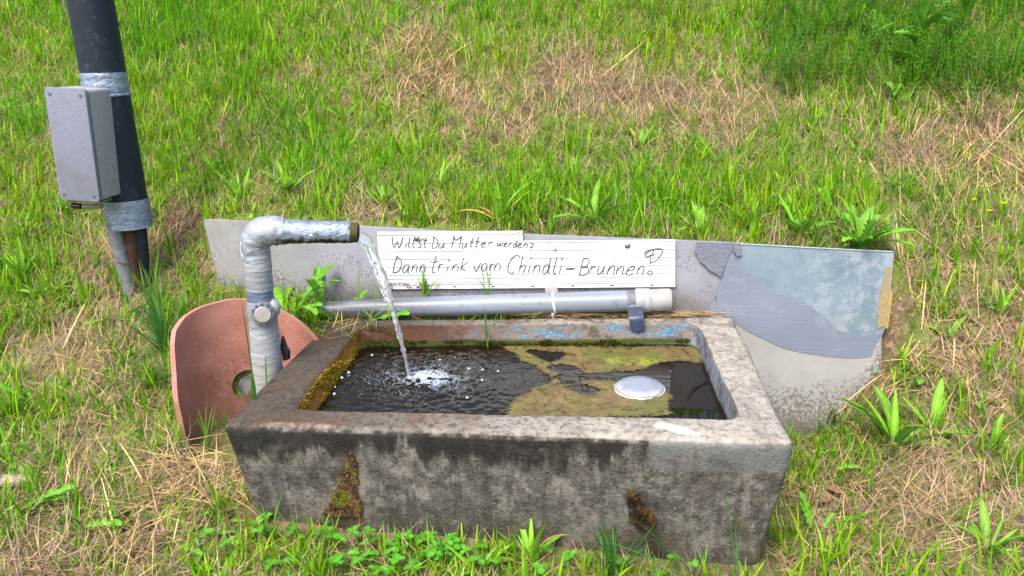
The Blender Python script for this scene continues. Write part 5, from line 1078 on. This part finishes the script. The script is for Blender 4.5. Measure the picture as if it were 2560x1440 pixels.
stalks('grass_tussock', 'tall grass stems leaning left at the right end of the trough front', np.array((1.30, -.06, float(G(1.30, -.06)))), [(168, .34, .006, .75, .25), (175, .30, .007, .95, .4), (185, .36, .005, 1.0, .7), (150, .26, .006, .3, .3), (175, .40, .008, 1.25, .45), (30, .2, .006, .4, .5), (200, .28, .005, .55, .3)], (.065, .20, .04))
stalks('grass_tussock', 'two bent grass blades before the right corner of the trough', np.array((1.37, -.07, float(G(1.37, -.07)))), [(155, .33, .006, .12, .1), (170, .16, .006, .3, 1.2), (20, .20, .006, .3, .4), (100, .18, .006, .2, .3)], BG)
stalks('grass_tussock', 'low grass in the left of the trough front foot', np.array((.12, -.04, float(G(.12, -.04)))), fan(18, 0, 360, .07, .16, .005, .1, .8), YG)
stalks('grass_tussock', 'grass at the lower left corner of the trough', np.array((-.06, .03, float(G(-.06, .03)))), fan(16, 90, 300, .08, .18, .005, .1, .7), YG)
stalks('tall_grass', 'single tall grass stem rising in front of the taped standpipe', np.array((.03, .16, .366)), [(97, .36, .004, .02, -.03), (100, .09, .013, .10, .1)], DG)
stalks('tall_grass', 'grass stem leaning right under the spout mouth', np.array((.10, .90, .42)), [(12, .36, .006, .55, .15), (60, .15, .008, .05, .15)], (.17, .28, .06))
stalks('grass_tussock', 'grass blades against the left end of the sign', at_y(1060, 735, .955), fan(11, 0, 180, .08, .17, .006, .05, .55), YG)
stalks('grass_tussock', 'thin grass blades before the middle of the sign', at_y(1218, 735, .95), [(150, .20, .004, .45, .1), (120, .16, .004, .2, .1), (90, .15, .003, .05, .1), (45, .14, .003, .1, .1), (170, .10, .006, .5, .2), (130, .13, .004, .3, .1)], YG)
stalks('tall_grass', 'single grass blade standing in the water at the back wall', at_z(1215, 870, WATER_Z), [(120, .16, .009, .08, .05), (40, .15, .003, .12, .6)], (.13, .21, .05))
stalks('grass_tussock', 'little grass sprig on the back left rim', at_z(925, 800, .37), [(160, .07, .007, .7, .3), (20, .09, .006, .8, .3), (60, .07, .006, .5, .3), (200, .05, .005, .9, .2), (-10, .07, .006, 1.1, .4)], (.14, .27, .05))
stalks('tall_grass', 'green blade leaning on the left trough rim by the standpipe', np.array((.015, .25, .366)), [(95, .10, .009, .15, .2)], DG)
# straw on the rim under the pipe and at the end of the spout
n = 380; x = rng.uniform(.75, 1.46, n); y = .840+(x-.145)*.052+rng.normal(0, .014, n)+.02; c = np.array((.46, .31, .15))*rng.uniform(.5, 1.25, (n, 1)); z = np.full(n, .368)
V_, Q_, C_ = blades(x, y, z+rng.uniform(0, .014, n), rng.choice([0, math.pi], n)+rng.normal(0, .35, n), rng.uniform(.03, .10, n), rng.uniform(.0018, .0035, n), rng.uniform(1.4, 1.65, n), rng.normal(0, .15, n), c, c, 2, 0)
o = link('straw', fast('straw', V_, Q_, STRAW, C_)); tag(o, 'dry straw caught between the pipe and the back rim', 'straw', kind='stuff')
n = 60; x = rng.normal(.10, .05, n); y = rng.normal(.74, .05, n); c = np.array((.42, .30, .12))*rng.uniform(.6, 1.2, (n, 1))
V_, Q_, C_ = blades(x, y, np.full(n, .372), rng.uniform(0, 6.28, n), rng.uniform(.05, .13, n), rng.uniform(.0018, .003, n), rng.uniform(1.3, 1.6, n), rng.normal(0, .3, n), c, c, 3, 0)
o = link('straw', fast('straw', V_, Q_, STRAW, C_)); tag(o, 'straw lying over the back left corner of the rim', 'straw', kind='stuff')
# long loose straws on the bank
LS = [(2380, 380, 160, .34), (2450, 400, 40, .45), (2520, 330, 60, .4), (2350, 520, 100, .35), (2500, 470, 35, .5), (2430, 700, 130, .35), (2250, 760, 80, .28), (1200, 100, 250, .4), (1120, 160, 235, .35), (1060, 60, 250, .35), (1500, 200, 40, .35), (1650, 150, 55, .4), (1300, 330, 150, .3), (2080, 1100, 10, .3), (2250, 560, 75, .3), (560, 1190, 0, .3), (500, 1160, 300, .25), (330, 1150, 20, .35), (300, 1380, 130, .3), (160, 880, 95, .22), (2540, 360, 30, .5), (2560, 400, 25, .55), (1000, 640, 0, .2), (1010, 650, -20, .2)]
xs = []; V_ = []
par = []
for (u, v, a, L) in LS:
    p = spot(u, v); c = np.array([(.60, .44, .21)])*random.uniform(.75, 1.15); par.append(blades(np.array([p[0]]), np.array([p[1]]), np.array([p[2]+.02]), np.array([R_(a)]), np.array([L]), np.array([.0045]), np.array([1.35]), np.array([random.uniform(-.1, .35)]), c, c, 6, .85))
for c_, n in ((spot(1060, 120), 190), (spot(1110, 190), 150), (spot(2480, 400), 130), (spot(490, 1200), 150), (spot(2290, 850), 90)):
    x = rng.normal(c_[0], .10, n); y = rng.normal(c_[1], .09, n); ok = ~in_foot(x, y, .02) & ~((y-yb(x) > -.03) & (y-yb(x) < .05) & (x > -.53) & (x < 2.1)); x, y = x[ok], y[ok]; n = len(x); c = np.array((.58, .40, .19))*rng.uniform(.6, 1.15, (n, 1)); par.append(blades(x, y, G(x, y)+.015, rng.normal(-2.2, .8, n), rng.uniform(.08, .22, n), rng.uniform(.0025, .0045, n), rng.uniform(.9, 1.5, n), rng.normal(.3, .3, n), c, c, 6, .8))
for i in range(len(par)):
    pass
six = join(par); o = link('long_straw', fast('long_straw', six[0], six[1], STRAW, six[2])); tag(o, 'long pale straws lying loose on the bank', 'straw', kind='stuff')
